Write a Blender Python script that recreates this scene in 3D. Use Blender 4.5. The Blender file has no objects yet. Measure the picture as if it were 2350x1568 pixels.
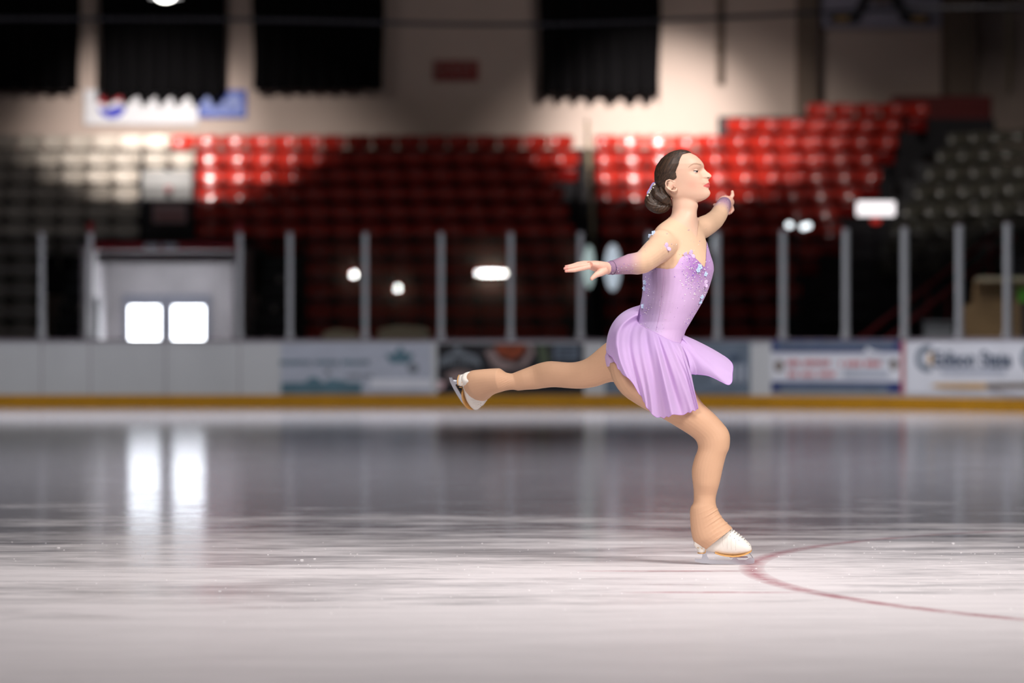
import bpy, bmesh, math, random
import numpy as np
from mathutils import Vector, Matrix
random.seed(7); np.random.seed(7)
PI = math.pi
C = bpy.context.scene.collection
# ------------------------------------------------------------ camera model (level camera, real shift)
F, CX, HZ, H = 6854.0, 1175.0, 804.0, 0.906      # focal length in px, centre, horizon row, eye height
def P(px, py, Y):
    return Vector(((px - CX) * Y / F, Y, H + (HZ - py) * Y / F))
def X_(px, Y): return (px - CX) * Y / F
def Z_(py, Y): return H + (HZ - py) * Y / F
def lin(c):
    c = c / 255.0
    return c / 12.92 if c <= 0.04045 else ((c + 0.055) / 1.055) ** 2.4
def rgb(r, g, b): return (lin(r), lin(g), lin(b), 1.0)

# ------------------------------------------------------------ materials
def mat(name, col, rough=0.6, metal=0.0, spec=0.5, emit=None, estr=0.0, noise=None, bump=None, sss=0.0, attr=None, sheen=0.0, coat=0.0):
    m = bpy.data.materials.new(name); m.use_nodes = True
    nt = m.node_tree; b = nt.nodes['Principled BSDF']
    b.inputs['Base Color'].default_value = col
    b.inputs['Roughness'].default_value = rough
    b.inputs['Metallic'].default_value = metal
    b.inputs['Specular IOR Level'].default_value = spec
    b.inputs['Coat Weight'].default_value = coat
    if sheen: b.inputs['Sheen Weight'].default_value = sheen
    if sss:
        b.inputs['Subsurface Weight'].default_value = sss
        b.inputs['Subsurface Radius'].default_value = (1.0, 0.4, 0.25)
        b.inputs['Subsurface Scale'].default_value = 0.012
    if emit:
        b.inputs['Emission Color'].default_value = emit
        b.inputs['Emission Strength'].default_value = estr
    src = None
    if attr:
        a = nt.nodes.new('ShaderNodeAttribute'); a.attribute_name = attr; src = a.outputs['Color']
        nt.links.new(src, b.inputs['Base Color'])
    if noise:                                   # (scale, amount, detail, (sx,sy,sz))
        sc, amt, det, st = noise
        tc = nt.nodes.new('ShaderNodeTexCoord'); mp = nt.nodes.new('ShaderNodeMapping')
        mp.inputs['Scale'].default_value = st
        n = nt.nodes.new('ShaderNodeTexNoise'); n.inputs['Scale'].default_value = sc; n.inputs['Detail'].default_value = det
        mr = nt.nodes.new('ShaderNodeMapRange'); mr.inputs['From Min'].default_value = 0.3; mr.inputs['From Max'].default_value = 0.7
        mr.inputs['To Min'].default_value = 1 - amt; mr.inputs['To Max'].default_value = 1 + amt
        mx = nt.nodes.new('ShaderNodeVectorMath'); mx.operation = 'SCALE'
        nt.links.new(tc.outputs['Object'], mp.inputs['Vector']); nt.links.new(mp.outputs['Vector'], n.inputs['Vector'])
        nt.links.new(n.outputs['Fac'], mr.inputs['Value']); nt.links.new(mr.outputs['Result'], mx.inputs['Scale'])
        if src: nt.links.new(src, mx.inputs[0])
        else: mx.inputs[0].default_value = col[:3]
        nt.links.new(mx.outputs['Vector'], b.inputs['Base Color'])
    if bump:                                    # (scale, strength, distance, (sx,sy,sz))
        sc, stg, dist, st = bump
        tc = nt.nodes.new('ShaderNodeTexCoord'); mp = nt.nodes.new('ShaderNodeMapping')
        mp.inputs['Scale'].default_value = st
        n = nt.nodes.new('ShaderNodeTexNoise'); n.inputs['Scale'].default_value = sc; n.inputs['Detail'].default_value = 4
        bp = nt.nodes.new('ShaderNodeBump'); bp.inputs['Strength'].default_value = stg; bp.inputs['Distance'].default_value = dist
        nt.links.new(tc.outputs['Object'], mp.inputs['Vector']); nt.links.new(mp.outputs['Vector'], n.inputs['Vector'])
        nt.links.new(n.outputs['Fac'], bp.inputs['Height']); nt.links.new(bp.outputs['Normal'], b.inputs['Normal'])
    return m
W1 = (1, 1, 1)
M = {
 'wall': mat('painted_block_wall', rgb(206, 186, 175), 0.8, noise=(0.6, 0.05, 4, W1)),
 'wall_dark': mat('brown_painted_pier', rgb(120, 104, 92), 0.8, noise=(0.8, 0.08, 4, W1)),
 'ceiling': mat('dark_ceiling', rgb(60, 58, 58), 0.9, noise=(0.5, 0.1, 2, W1)),
 'concrete': mat('concrete', rgb(78, 77, 80), 0.85, noise=(2.0, 0.15, 5, W1)),
 'concrete_dark': mat('dark_painted_concrete', rgb(44, 42, 46), 0.85, noise=(2.0, 0.15, 5, W1)),
 'concrete_light': mat('pale_grey_concrete', rgb(176, 176, 176), 0.8, noise=(2.0, 0.08, 5, W1)),
 'nosing': mat('worn_step_nosing', rgb(120, 122, 126), 0.5, noise=(4, 0.1, 3, W1)),
 'black_cloth': mat('black_curtain_cloth', rgb(16, 15, 17), 0.95, spec=0.1, noise=(3, 0.2, 2, (3, 3, .3))),
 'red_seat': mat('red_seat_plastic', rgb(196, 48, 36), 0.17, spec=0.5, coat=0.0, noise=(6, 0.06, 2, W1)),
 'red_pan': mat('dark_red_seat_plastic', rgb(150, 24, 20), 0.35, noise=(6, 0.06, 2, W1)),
 'pale_seat': mat('pale_seat_plastic', rgb(212, 202, 190), 0.35, noise=(6, 0.05, 2, W1)),
 'dark_seat': mat('charcoal_seat_plastic', rgb(84, 82, 72), 0.2, spec=0.6, coat=0.0, noise=(6, 0.06, 2, W1)),
 'standard_red': mat('red_cast_iron', rgb(120, 28, 24), 0.35, noise=(6, 0.06, 2, W1)),
 'standard_pale': mat('pale_cast_iron', rgb(170, 158, 144), 0.4, noise=(6, 0.06, 2, W1)),
 'standard_dark': mat('dark_cast_iron', rgb(60, 58, 52), 0.4, noise=(6, 0.06, 2, W1)),
 'board': mat('white_board_plastic', rgb(208, 208, 208), 0.28, noise=(1.5, 0.05, 5, (1, 1, .3))),
 'kick': mat('yellow_kick_plate', rgb(196, 138, 16), 0.4, noise=(3, 0.08, 4, W1)),
 'cap': mat('board_top_cap', rgb(120, 104, 112), 0.5, noise=(3, 0.08, 4, W1)),
 'alu': mat('grey_aluminium_post', rgb(176, 176, 178), 0.5, metal=0.2, noise=(3, 0.05, 3, W1)),
 'red_paint': mat('red_painted_steel', rgb(176, 40, 48), 0.45, noise=(3, 0.08, 3, W1)),
 'white_paint': mat('white_paint', rgb(226, 226, 230), 0.5, noise=(3, 0.04, 3, W1)),
 'tunnel': mat('tunnel_wall_paint', rgb(196, 190, 190), 0.7, noise=(1.5, 0.12, 4, W1)),
 'door_frame': mat('grey_door_frame', rgb(150, 150, 160), 0.5, noise=(3, 0.05, 3, W1)),
 'daylight': mat('daylight_in_door_glass', (1, 1, 1, 1), 0.3, emit=(0.93, 0.96, 1.0, 1), estr=13.0, noise=(2, 0.02, 2, W1)),
 'lamp': mat('lamp_glow', (1, 1, 1, 1), 0.3, emit=(1, 0.97, 0.92, 1), estr=12.0, noise=(2, 0.02, 2, W1)),
 'sign_white': mat('white_sign_panel', rgb(232, 232, 238), 0.5, noise=(3, 0.03, 2, W1)),
 'sign_blue': mat('blue_sign_panel', rgb(18, 66, 176), 0.5, noise=(3, 0.05, 2, W1)),
 'globe_blue': mat('blue_print', rgb(40, 50, 190), 0.5, noise=(3, 0.05, 2, W1)),
 'globe_red': mat('red_print', rgb(190, 20, 40), 0.5, noise=(3, 0.05, 2, W1)),
 'sign_red': mat('red_sign_panel', rgb(140, 10, 12), 0.5, noise=(3, 0.08, 2, W1)),
 'sign_text': mat('faded_white_print', rgb(150, 96, 90), 0.5, noise=(3, 0.05, 2, W1)),
 'pink': mat('pale_pink_sign', rgb(236, 196, 196), 0.5, noise=(3, 0.05, 2, W1)),
 'ad_grey': mat('blue_grey_banner', rgb(188, 192, 204), 0.4, noise=(3, 0.05, 4, W1)),
 'teal': mat('teal_print', rgb(92, 124, 136), 0.4, noise=(3, 0.15, 4, W1)),
 'ad_black': mat('black_banner', rgb(28, 26, 30), 0.4, noise=(3, 0.2, 4, W1)),
 'ad_print_grey': mat('grey_print', rgb(118, 124, 130), 0.4, noise=(8, 0.2, 4, W1)),
 'ad_orange': mat('burnt_orange_print', rgb(140, 62, 30), 0.4, noise=(8, 0.3, 4, W1)),
 'ad_skin': mat('dull_pink_print', rgb(150, 128, 124), 0.4, noise=(8, 0.2, 4, W1)),
 'ad_green': mat('olive_print', rgb(78, 88, 66), 0.4, noise=(8, 0.2, 4, W1)),
 'navy': mat('navy_print', rgb(52, 66, 118), 0.4, noise=(6, 0.12, 4, W1)),
 'slate': mat('slate_print', rgb(112, 124, 138), 0.4, noise=(6, 0.15, 4, W1)),
 'red_print2': mat('faded_red_print', rgb(206, 92, 96), 0.4, noise=(6, 0.1, 4, W1)),
 'gold': mat('gold_print', rgb(206, 160, 84), 0.4, noise=(6, 0.1, 4, W1)),
 'brownprint': mat('brown_print', rgb(120, 104, 90), 0.4, noise=(6, 0.1, 4, W1)),
 'text_navy': mat('grey_blue_print', rgb(66, 82, 104), 0.4, noise=(6, 0.1, 4, W1)),
 'cable': mat('grey_cable', rgb(70, 68, 72), 0.6, noise=(3, 0.1, 3, W1)),
 'beige_post': mat('beige_painted_steel', rgb(196, 180, 150), 0.5, noise=(3, 0.1, 3, W1)),
 'wood': mat('tan_plywood', rgb(176, 140, 96), 0.6, noise=(2, 0.2, 5, (1, 1, 6))),
 'cream': mat('cream_foam', rgb(220, 200, 164), 0.7, noise=(2, 0.06, 5, W1)),
 'green': mat('bright_green_plastic', rgb(110, 220, 60), 0.5, noise=(2, 0.06, 3, W1)),
 'stick': mat('black_tape', rgb(30, 30, 34), 0.6, noise=(12, 0.2, 3, W1)),
 'yellow_tape': mat('yellow_tape', rgb(180, 140, 50), 0.6, noise=(12, 0.1, 3, W1)),
 'dark_red_wall': mat('dark_red_wall_pad', rgb(110, 16, 18), 0.6, noise=(2, 0.1, 3, W1)),
}
# shield glass: thin pane, mirrors a little, lets light and view through
def glass_mat():
    m = bpy.data.materials.new('shield_glass'); m.use_nodes = True; nt = m.node_tree; nt.nodes.clear()
    o = nt.nodes.new('ShaderNodeOutputMaterial'); t = nt.nodes.new('ShaderNodeBsdfTransparent'); g = nt.nodes.new('ShaderNodeBsdfGlossy')
    t.inputs['Color'].default_value = (0.80, 0.81, 0.83, 1); g.inputs['Roughness'].default_value = 0.0
    n = nt.nodes.new('ShaderNodeTexNoise'); n.inputs['Scale'].default_value = 1.5
    tc = nt.nodes.new('ShaderNodeTexCoord'); nt.links.new(tc.outputs['Object'], n.inputs['Vector'])
    mr = nt.nodes.new('ShaderNodeMapRange'); mr.inputs['To Min'].default_value = 0.05; mr.inputs['To Max'].default_value = 0.09
    nt.links.new(n.outputs['Fac'], mr.inputs['Value'])
    x = nt.nodes.new('ShaderNodeMixShader')
    nt.links.new(mr.outputs['Result'], x.inputs[0]); nt.links.new(t.outputs[0], x.inputs[1]); nt.links.new(g.outputs[0], x.inputs[2])
    nt.links.new(x.outputs[0], o.inputs['Surface']); return m
M['glass'] = glass_mat()

# ------------------------------------------------------------ object helpers
def tag(o, label=None, cat=None, group=None, kind=None):
    if label: o['label'] = label
    if cat: o['category'] = cat
    if group: o['group'] = group
    if kind: o['kind'] = kind
    return o
def empty(name, loc=(0, 0, 0), rz=0.0):
    o = bpy.data.objects.new(name, None); C.objects.link(o); o.location = loc; o.rotation_euler = (0, 0, rz)
    o.empty_display_size = 0.1
    return o
class MB:
    def __init__(s): s.v = []; s.f = []; s.m = []
    def add(s, vs, fs, mi=0):
        n = len(s.v); s.v += [tuple(v) for v in vs]; s.f += [tuple(i + n for i in f) for f in fs]; s.m += [mi] * len(fs); return s
    def box(s, x0, x1, y0, y1, z0, z1, mi=0):
        v = [(x, y, z) for z in (z0, z1) for y in (y0, y1) for x in (x0, x1)]
        return s.add(v, [(0, 2, 3, 1), (4, 5, 7, 6), (0, 1, 5, 4), (2, 6, 7, 3), (0, 4, 6, 2), (1, 3, 7, 5)], mi)
    def tube(s, pts, rads, n=10, cap=True, flat=1.0, up=None, mi=0):
        pts = [Vector(p) for p in pts]
        if not hasattr(rads, '__len__'): rads = [rads] * len(pts)
        rings = []; prev = None
        for i, p in enumerate(pts):
            t = (pts[min(i + 1, len(pts) - 1)] - pts[max(i - 1, 0)]).normalized()
            if prev is None:
                a = Vector(up) if up else (Vector((0, 0, 1)) if abs(t.z) < .9 else Vector((1, 0, 0)))
                prev = (a - t * a.dot(t)).normalized()
            else: prev = (prev - t * prev.dot(t)).normalized()
            b = t.cross(prev)
            r = rads[i]; r1, r2 = r if hasattr(r, '__len__') else (r * flat, r)
            rings.append([p + prev * (math.cos(2 * PI * k / n) * r1) + b * (math.sin(2 * PI * k / n) * r2) for k in range(n)])
        return s.rings(rings, cap, mi)
    def rings(s, rings, cap=True, mi=0):
        n = len(rings[0]); v = [q for r in rings for q in r]; f = []
        for i in range(len(rings) - 1):
            for k in range(n):
                a, b = i * n + k, i * n + (k + 1) % n
                f.append((a, b, b + n, a + n))
        if cap:
            f.append(tuple(range(n))[::-1]); f.append(tuple((len(rings) - 1) * n + k for k in range(n)))
        return s.add(v, f, mi)
    def ball(s, c, r, nu=14, nv=10, rot=None, mi=0):
        r = Vector(r) if hasattr(r, '__len__') else Vector((r, r, r)); c = Vector(c); rg = []
        for j in range(1, nv):
            t = PI * j / nv; ring = []
            for i in range(nu):
                a = 2 * PI * i / nu
                q = Vector((r.x * math.sin(t) * math.cos(a), r.y * math.sin(t) * math.sin(a), r.z * math.cos(t)))
                if rot: q = rot @ q
                ring.append(c + q)
            rg.append(ring)
        return s.rings(rg, True, mi)
    def prism(s, poly, y0, y1, mi=0):       # poly in (x,z), extruded along y
        n = len(poly); v = [(x, y0, z) for x, z in poly] + [(x, y1, z) for x, z in poly]
        f = [tuple(range(n)), tuple(range(2 * n - 1, n - 1, -1))] + [(i, i + n, (i + 1) % n + n, (i + 1) % n) for i in range(n)]
        return s.add(v, f, mi)
    def build(s, name, m, parent=None, smooth=False, bevel=0.0):
        me = bpy.data.meshes.new(name); me.from_pydata(s.v, [], s.f); me.update()
        bm = bmesh.new(); bm.from_mesh(me); bmesh.ops.recalc_face_normals(bm, faces=bm.faces); bm.to_mesh(me); bm.free()
        for q in (m if isinstance(m, (list, tuple)) else [m]): me.materials.append(q)
        for p, i in zip(me.polygons, s.m): p.material_index = i
        if smooth: me.shade_smooth()
        o = bpy.data.objects.new(name, me); C.objects.link(o)
        if parent: o.parent = parent
        if bevel:
            b = o.modifiers.new('bevel', 'BEVEL'); b.width = bevel; b.segments = 2; b.limit_method = 'ANGLE'
        return o
def text_geo(s, size, bold=0.0):
    c = bpy.data.curves.new('t', 'FONT'); c.body = s; c.size = size; c.align_x = 'CENTER'; c.align_y = 'CENTER'; c.offset = bold
    c.resolution_u = 3
    o = bpy.data.objects.new('t', c); C.objects.link(o); bpy.context.view_layer.update()
    me = bpy.data.meshes.new_from_object(o.evaluated_get(bpy.context.evaluated_depsgraph_get()))
    vs = [tuple(v.co) for v in me.vertices]; fs = [tuple(p.vertices) for p in me.polygons]
    bpy.data.objects.remove(o); bpy.data.curves.remove(c); bpy.data.meshes.remove(me)
    return vs, fs
def ordinal(n):
    return ['zeroth', 'first', 'second', 'third', 'fourth', 'fifth', 'sixth', 'seventh', 'eighth', 'ninth', 'tenth', 'eleventh', 'twelfth',
            'thirteenth', 'fourteenth', 'fifteenth', 'sixteenth', 'seventeenth', 'eighteenth', 'nineteenth', 'twentieth'][n] if n <= 20 else \
           ('twenty-' + ordinal(n - 20) if n < 30 else ('thirtieth' if n == 30 else 'thirty-' + ordinal(n - 30)))

# ============================================================ THE RINK
# ---- ice
def ice_mat():
    m = bpy.data.materials.new('rink_ice'); m.use_nodes = True; nt = m.node_tree; N = nt.nodes; L = nt.links
    out = N['Material Output']; wet = N['Principled BSDF']
    tc = N.new('ShaderNodeTexCoord'); sep = N.new('ShaderNodeSeparateXYZ'); L.new(tc.outputs['Object'], sep.inputs[0])
    def math_(op, a, b=None, c=None, clamp=False):
        n = N.new('ShaderNodeMath'); n.operation = op; n.use_clamp = clamp
        for i, q in enumerate((a, b, c)):
            if q is None: continue
            if isinstance(q, (int, float)): n.inputs[i].default_value = q
            else: L.new(q, n.inputs[i])
        return n.outputs[0]
    def noise(scale, st, det=4, rough=0.55, off=0.0):
        mp = N.new('ShaderNodeMapping'); mp.inputs['Scale'].default_value = st; mp.inputs['Location'].default_value = (off, off, 0)
        L.new(tc.outputs['Object'], mp.inputs['Vector'])
        n = N.new('ShaderNodeTexNoise'); n.inputs['Scale'].default_value = scale; n.inputs['Detail'].default_value = det
        n.inputs['Roughness'].default_value = rough
        L.new(mp.outputs['Vector'], n.inputs['Vector']); return n.outputs['Fac']
    x, y = sep.outputs['X'], sep.outputs['Y']
    n1 = noise(0.55, (0.5, 1.4, 1), 6, 0.68)
    n2 = noise(3.0, (0.5, 1.6, 1), 5, 0.7, 5.0)
    n3 = noise(26.0, (1, 1, 1), 4, 0.7, 9.0)
    # snow cover: cut-up ice near the face-off circle, wet mirror ice beyond about 15 m
    a = math_('ADD', math_('MULTIPLY', math_('SUBTRACT', n1, 0.5), 13.0), math_('MULTIPLY', math_('SUBTRACT', n2, 0.5), 8.0))
    edge = math_('DIVIDE', math_('ADD', math_('SUBTRACT', 16.6, y), a), 5.4, clamp=True)
    snow = math_('SMOOTH_MIN', edge, 1.0, 0.1)
    cover = math_('MAXIMUM', math_('MULTIPLY', snow, 0.96), 0.02, clamp=True)
    # scratches on the wet ice
    sc = math_('MULTIPLY', math_('MAXIMUM', math_('SUBTRACT', noise(2.2, (0.35, 2.4, 1), 8, 0.8, 3.0), 0.56), 0.0), 3.6, clamp=True)
    cover = math_('MAXIMUM', cover, math_('MULTIPLY', sc, 0.6), clamp=True)
    # red face-off circle and hash marks
    dx = math_('SUBTRACT', x, 4.385); dy = math_('SUBTRACT', y, 12.15)
    d = math_('SQRT', math_('ADD', math_('MULTIPLY', dx, dx), math_('MULTIPLY', dy, dy)))
    ring = math_('SUBTRACT', 1.0, math_('MULTIPLY', math_('ABSOLUTE', math_('SUBTRACT', d, 3.4)), 18.0), clamp=True)
    def bar(yc, x0, x1, w):
        t = math_('SUBTRACT', 1.0, math_('DIVIDE', math_('ABSOLUTE', math_('SUBTRACT', y, yc)), w), clamp=True)
        s = math_('MULTIPLY', math_('MULTIPLY', math_('SUBTRACT', x, x0), 5.0, clamp=True), math_('MULTIPLY', math_('SUBTRACT', x1, x), 5.0, clamp=True), clamp=True)
        return math_('MULTIPLY', t, s)
    red = math_('MAXIMUM', ring, math_('MAXIMUM', math_('MULTIPLY', bar(12.25, .26, .99, .05), .75), math_('MULTIPLY', bar(11.17, .40, 1.10, .05), .75)))
    wear = math_('MULTIPLY', math_('SUBTRACT', noise(9, (1, 1, 1), 5, 0.7, 2.0), 0.22), 2.8, clamp=True)
    redm = math_('MULTIPLY', math_('MULTIPLY', math_('POWER', red, 0.6), wear), 0.78, clamp=True)
    base = N.new('ShaderNodeMix'); base.data_type = 'RGBA'
    base.inputs['A'].default_value = rgb(238, 230, 231); base.inputs['B'].default_value = rgb(166, 74, 90)
    L.new(redm, base.inputs['Factor'])
    tone = N.new('ShaderNodeMapRange'); tone.inputs['From Min'].default_value = 0.3; tone.inputs['From Max'].default_value = 0.7
    tone.inputs['To Min'].default_value = 0.90; tone.inputs['To Max'].default_value = 1.06; L.new(n2, tone.inputs['Value'])
    tone2 = N.new('ShaderNodeMapRange'); tone2.inputs['From Min'].default_value = 0.66; tone2.inputs['From Max'].default_value = 0.78
    tone2.inputs['To Min'].default_value = 1.0; tone2.inputs['To Max'].default_value = 1.35; L.new(n3, tone2.inputs['Value'])
    sc1 = N.new('ShaderNodeVectorMath'); sc1.operation = 'SCALE'; L.new(base.outputs['Result'], sc1.inputs[0])
    L.new(math_('MULTIPLY', tone.outputs[0], tone2.outputs[0]), sc1.inputs['Scale'])
    snowb = N.new('ShaderNodeBsdfPrincipled'); L.new(sc1.outputs[0], snowb.inputs['Base Color'])
    snowb.inputs['Roughness'].default_value = 0.75; snowb.inputs['Specular IOR Level'].default_value = 0.12
    wet.inputs['Base Color'].default_value = rgb(150, 148, 156); wet.inputs['IOR'].default_value = 1.31
    wet.inputs['Specular IOR Level'].default_value = 0.62
    rr = N.new('ShaderNodeMapRange'); rr.inputs['To Min'].default_value = 0.06; rr.inputs['To Max'].default_value = 0.2
    L.new(n2, rr.inputs['Value']); L.new(rr.outputs[0], wet.inputs['Roughness'])
    bp = N.new('ShaderNodeBump'); bp.inputs['Strength'].default_value = 0.5; bp.inputs['Distance'].default_value = 0.006
    L.new(n3, bp.inputs['Height']); L.new(bp.outputs[0], snowb.inputs['Normal'])
    bp2 = N.new('ShaderNodeBump'); bp2.inputs['Strength'].default_value = 0.05; bp2.inputs['Distance'].default_value = 0.004
    L.new(noise(6, (1, 1, 1), 3, 0.6, 1.0), bp2.inputs['Height']); L.new(bp2.outputs[0], wet.inputs['Normal'])
    mx = N.new('ShaderNodeMixShader'); L.new(cover, mx.inputs[0]); L.new(wet.outputs[0], mx.inputs[1]); L.new(snowb.outputs[0], mx.inputs[2])
    L.new(mx.outputs[0], out.inputs['Surface']); return m
ice = MB(); ice.add([(-17.2, -12, 0), (8.9, -12, 0), (8.9, 47.1, 0), (-17.2, 47.1, 0)], [(0, 1, 2, 3)])
tag(ice.build('floor', ice_mat()), 'white scratched rink ice with a red face-off circle', 'ice', kind='structure')
tag(MB().box(-22, 26, -13.5, 66, -0.3, -0.01).build('floor', M['concrete_dark']), 'dark concrete floor around the rink', 'floor', kind='structure')
# ---- loose ice flecks near the circle
fl = MB()
for i in range(500):
    Y = random.uniform(9.3, 14.2); X = random.uniform(-2.6, 2.9) * Y / 14; r = random.uniform(.001, .0028) * (2 if random.random() < .03 else 1)
    fl.ball((X, Y, r * .4), (r * 1.6, r, r * .6), 5, 4)
tag(fl.build('ice_shavings', mat('ice_crumbs', rgb(245, 240, 240), 0.6, noise=(30, .05, 2, W1))), 'tiny white ice shavings scattered over the cut-up ice', 'ice shavings', kind='stuff')

# ---- building shell
tag(MB().box(-22, 26, 63, 63.3, 0, 11.5).build('wall_back', M['wall']), 'beige painted end wall above the seats', 'wall', kind='structure')
tag(MB().box(-22.3, -22, -13.5, 63.3, 0, 11.5).build('wall_left', M['wall_dark']), 'side wall', 'wall', kind='structure')
tag(MB().box(26, 26.3, -13.5, 63.3, 0, 11.5).build('wall_right', M['wall_dark']), 'side wall', 'wall', kind='structure')
tag(MB().box(-22, 26, -13.8, -13.5, 0, 11.5).build('wall_front', M['wall_dark']), 'wall behind', 'wall', kind='structure')
tag(MB().box(-22.3, 26.3, -13.8, 63.3, 11.5, 11.7).build('ceiling', M['ceiling']), 'dark roof deck', 'ceiling', kind='structure')
def pier(px0, px1, d, zt, m):
    return tag(MB().box(X_(px0, 63 - d), X_(px1, 63 - d), 63 - d, 63.02, 0, zt).build('wall_pier', m), 'wall pier', 'pier', kind='structure')
pier(1832, 1876, .5, 11.5, M['wall_dark']); pier(2174, 2240, .9, 11.5, M['wall_dark'])

# ---- boards along a path: straight end, then the rounded corner, then the side
R_ = 8.53
def path(s):
    if s < 0: return Vector((0.3 + s, 47, 0)), Vector((0, -1, 0))
    a = s / R_
    if a <= PI / 2: return Vector((0.3 + R_ * math.sin(a), 47 - R_ + R_ * math.cos(a), 0)), Vector((-math.sin(a), -math.cos(a), 0))
    return Vector((0.3 + R_, 47 - R_ - (s - R_ * PI / 2), 0)), Vector((-1, 0, 0))
def s_at(px):
    lo, hi = -14.0, 12.5
    for _ in range(50):
        m_ = (lo + hi) / 2; p, _n = path(m_)
        if CX + F * p.x / p.y < px: lo = m_
        else: hi = m_
    return lo
def strip(mb, s0, s1, z0, z1, o0, o1, mi=0, step=0.35):
    n = max(1, int((s1 - s0) / step) + 1); vs = []
    for i in range(n + 1):
        p, nn = path(s0 + (s1 - s0) * i / n)
        for o, z in ((o0, z0), (o1, z0), (o1, z1), (o0, z1)): vs.append(p + nn * o + Vector((0, 0, z)))
    fs = [(0, 1, 2, 3), tuple(n * 4 + k for k in (3, 2, 1, 0))]
    for i in range(n):
        for k in range(4): fs.append((i * 4 + k, (i + 1) * 4 + k, (i + 1) * 4 + (k + 1) % 4, i * 4 + (k + 1) % 4))
    return mb.add(vs, fs, mi)
S0, S1 = -17.0, R_ * PI / 2 + 22
bd = empty('rink_boards', (0, 47, 0)); tag(bd, 'white rink boards with yellow kick plate running round the ice', 'boards', kind='structure')
def rel(o, root):
    o.parent = root; o.matrix_parent_inverse = Matrix.Translation(-root.location); return o
rel(strip(MB(), S0, S1, 0.19, 1.05, -.10, 0).build('board_facing', M['board']), bd)
rel(strip(MB(), S0, S1, 0.0, 0.20, -.10, .012).build('kick_plate', M['kick']), bd)
rel(strip(MB(), S0, S1, 1.05, 1.08, -.12, .015).build('top_cap', M['cap']), bd)
for px in (95, 207, 380, 550):
    s = s_at(px); rel(strip(MB(), s - .006, s + .006, .2, 1.05, 0, .004).build('panel_joint', M['cap']), bd)
GT = 2.75
posts = [-80, 95, 207, 550, 665, 838, 1012, 1172, 1332, 1489, 1645, 1795, 1938, 2072, 2197, 2307, 2408]
def near_text(px):
    return {95: 'left of the grey stairs', 207: 'at the left jamb of the double doors', 550: 'at the right jamb of the double doors', 665: 'first right of the stairs'}.get(px)
for i, px in enumerate(posts):
    s = s_at(px); p, n = path(s); ang = math.atan2(n.x, -n.y)
    e = empty('shield_section', (p.x - n.x * .05, p.y - n.y * .05, 1.08), ang)
    e['category'] = 'glass shield'; e['group'] = 'sections of the rink glass shield'
    if i < len(posts) - 1:
        pane = strip(MB(), s + .06, s_at(posts[i + 1]) - .06, 1.09, GT - .03, -.056, -.044, step=2).build('glass_pane', M['glass'])
        pane.parent = e; bpy.context.view_layer.update(); pane.matrix_parent_inverse = (Matrix.Translation(e.location) @ Matrix.Rotation(ang, 4, 'Z')).inverted()
    w = .04
    MB().box(-w, w, -w, w, 0, GT - 1.08).build('upright', M['alu'], e, bevel=.004)
    MB().box(-w * 1.3, w * 1.3, -w * 1.2, w * 1.2, 0, .10).build('foot_bracket', M['alu'], e)
    MB().box(-w * 1.05, w * 1.05, -w * 1.05, w * 1.05, GT - 1.08, GT - 1.06).build('end_cap', M['cap'], e)
    vis = [q for q in posts if 0 <= q <= 2350]
    e['label'] = ('grey post with clear pane on the boards, ' + (near_text(px) or (ordinal(vis.index(px) + 1) + ' from the left of the picture' if px in vis else 'just past the ' + ('left' if px < 0 else 'right') + ' edge')))
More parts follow.
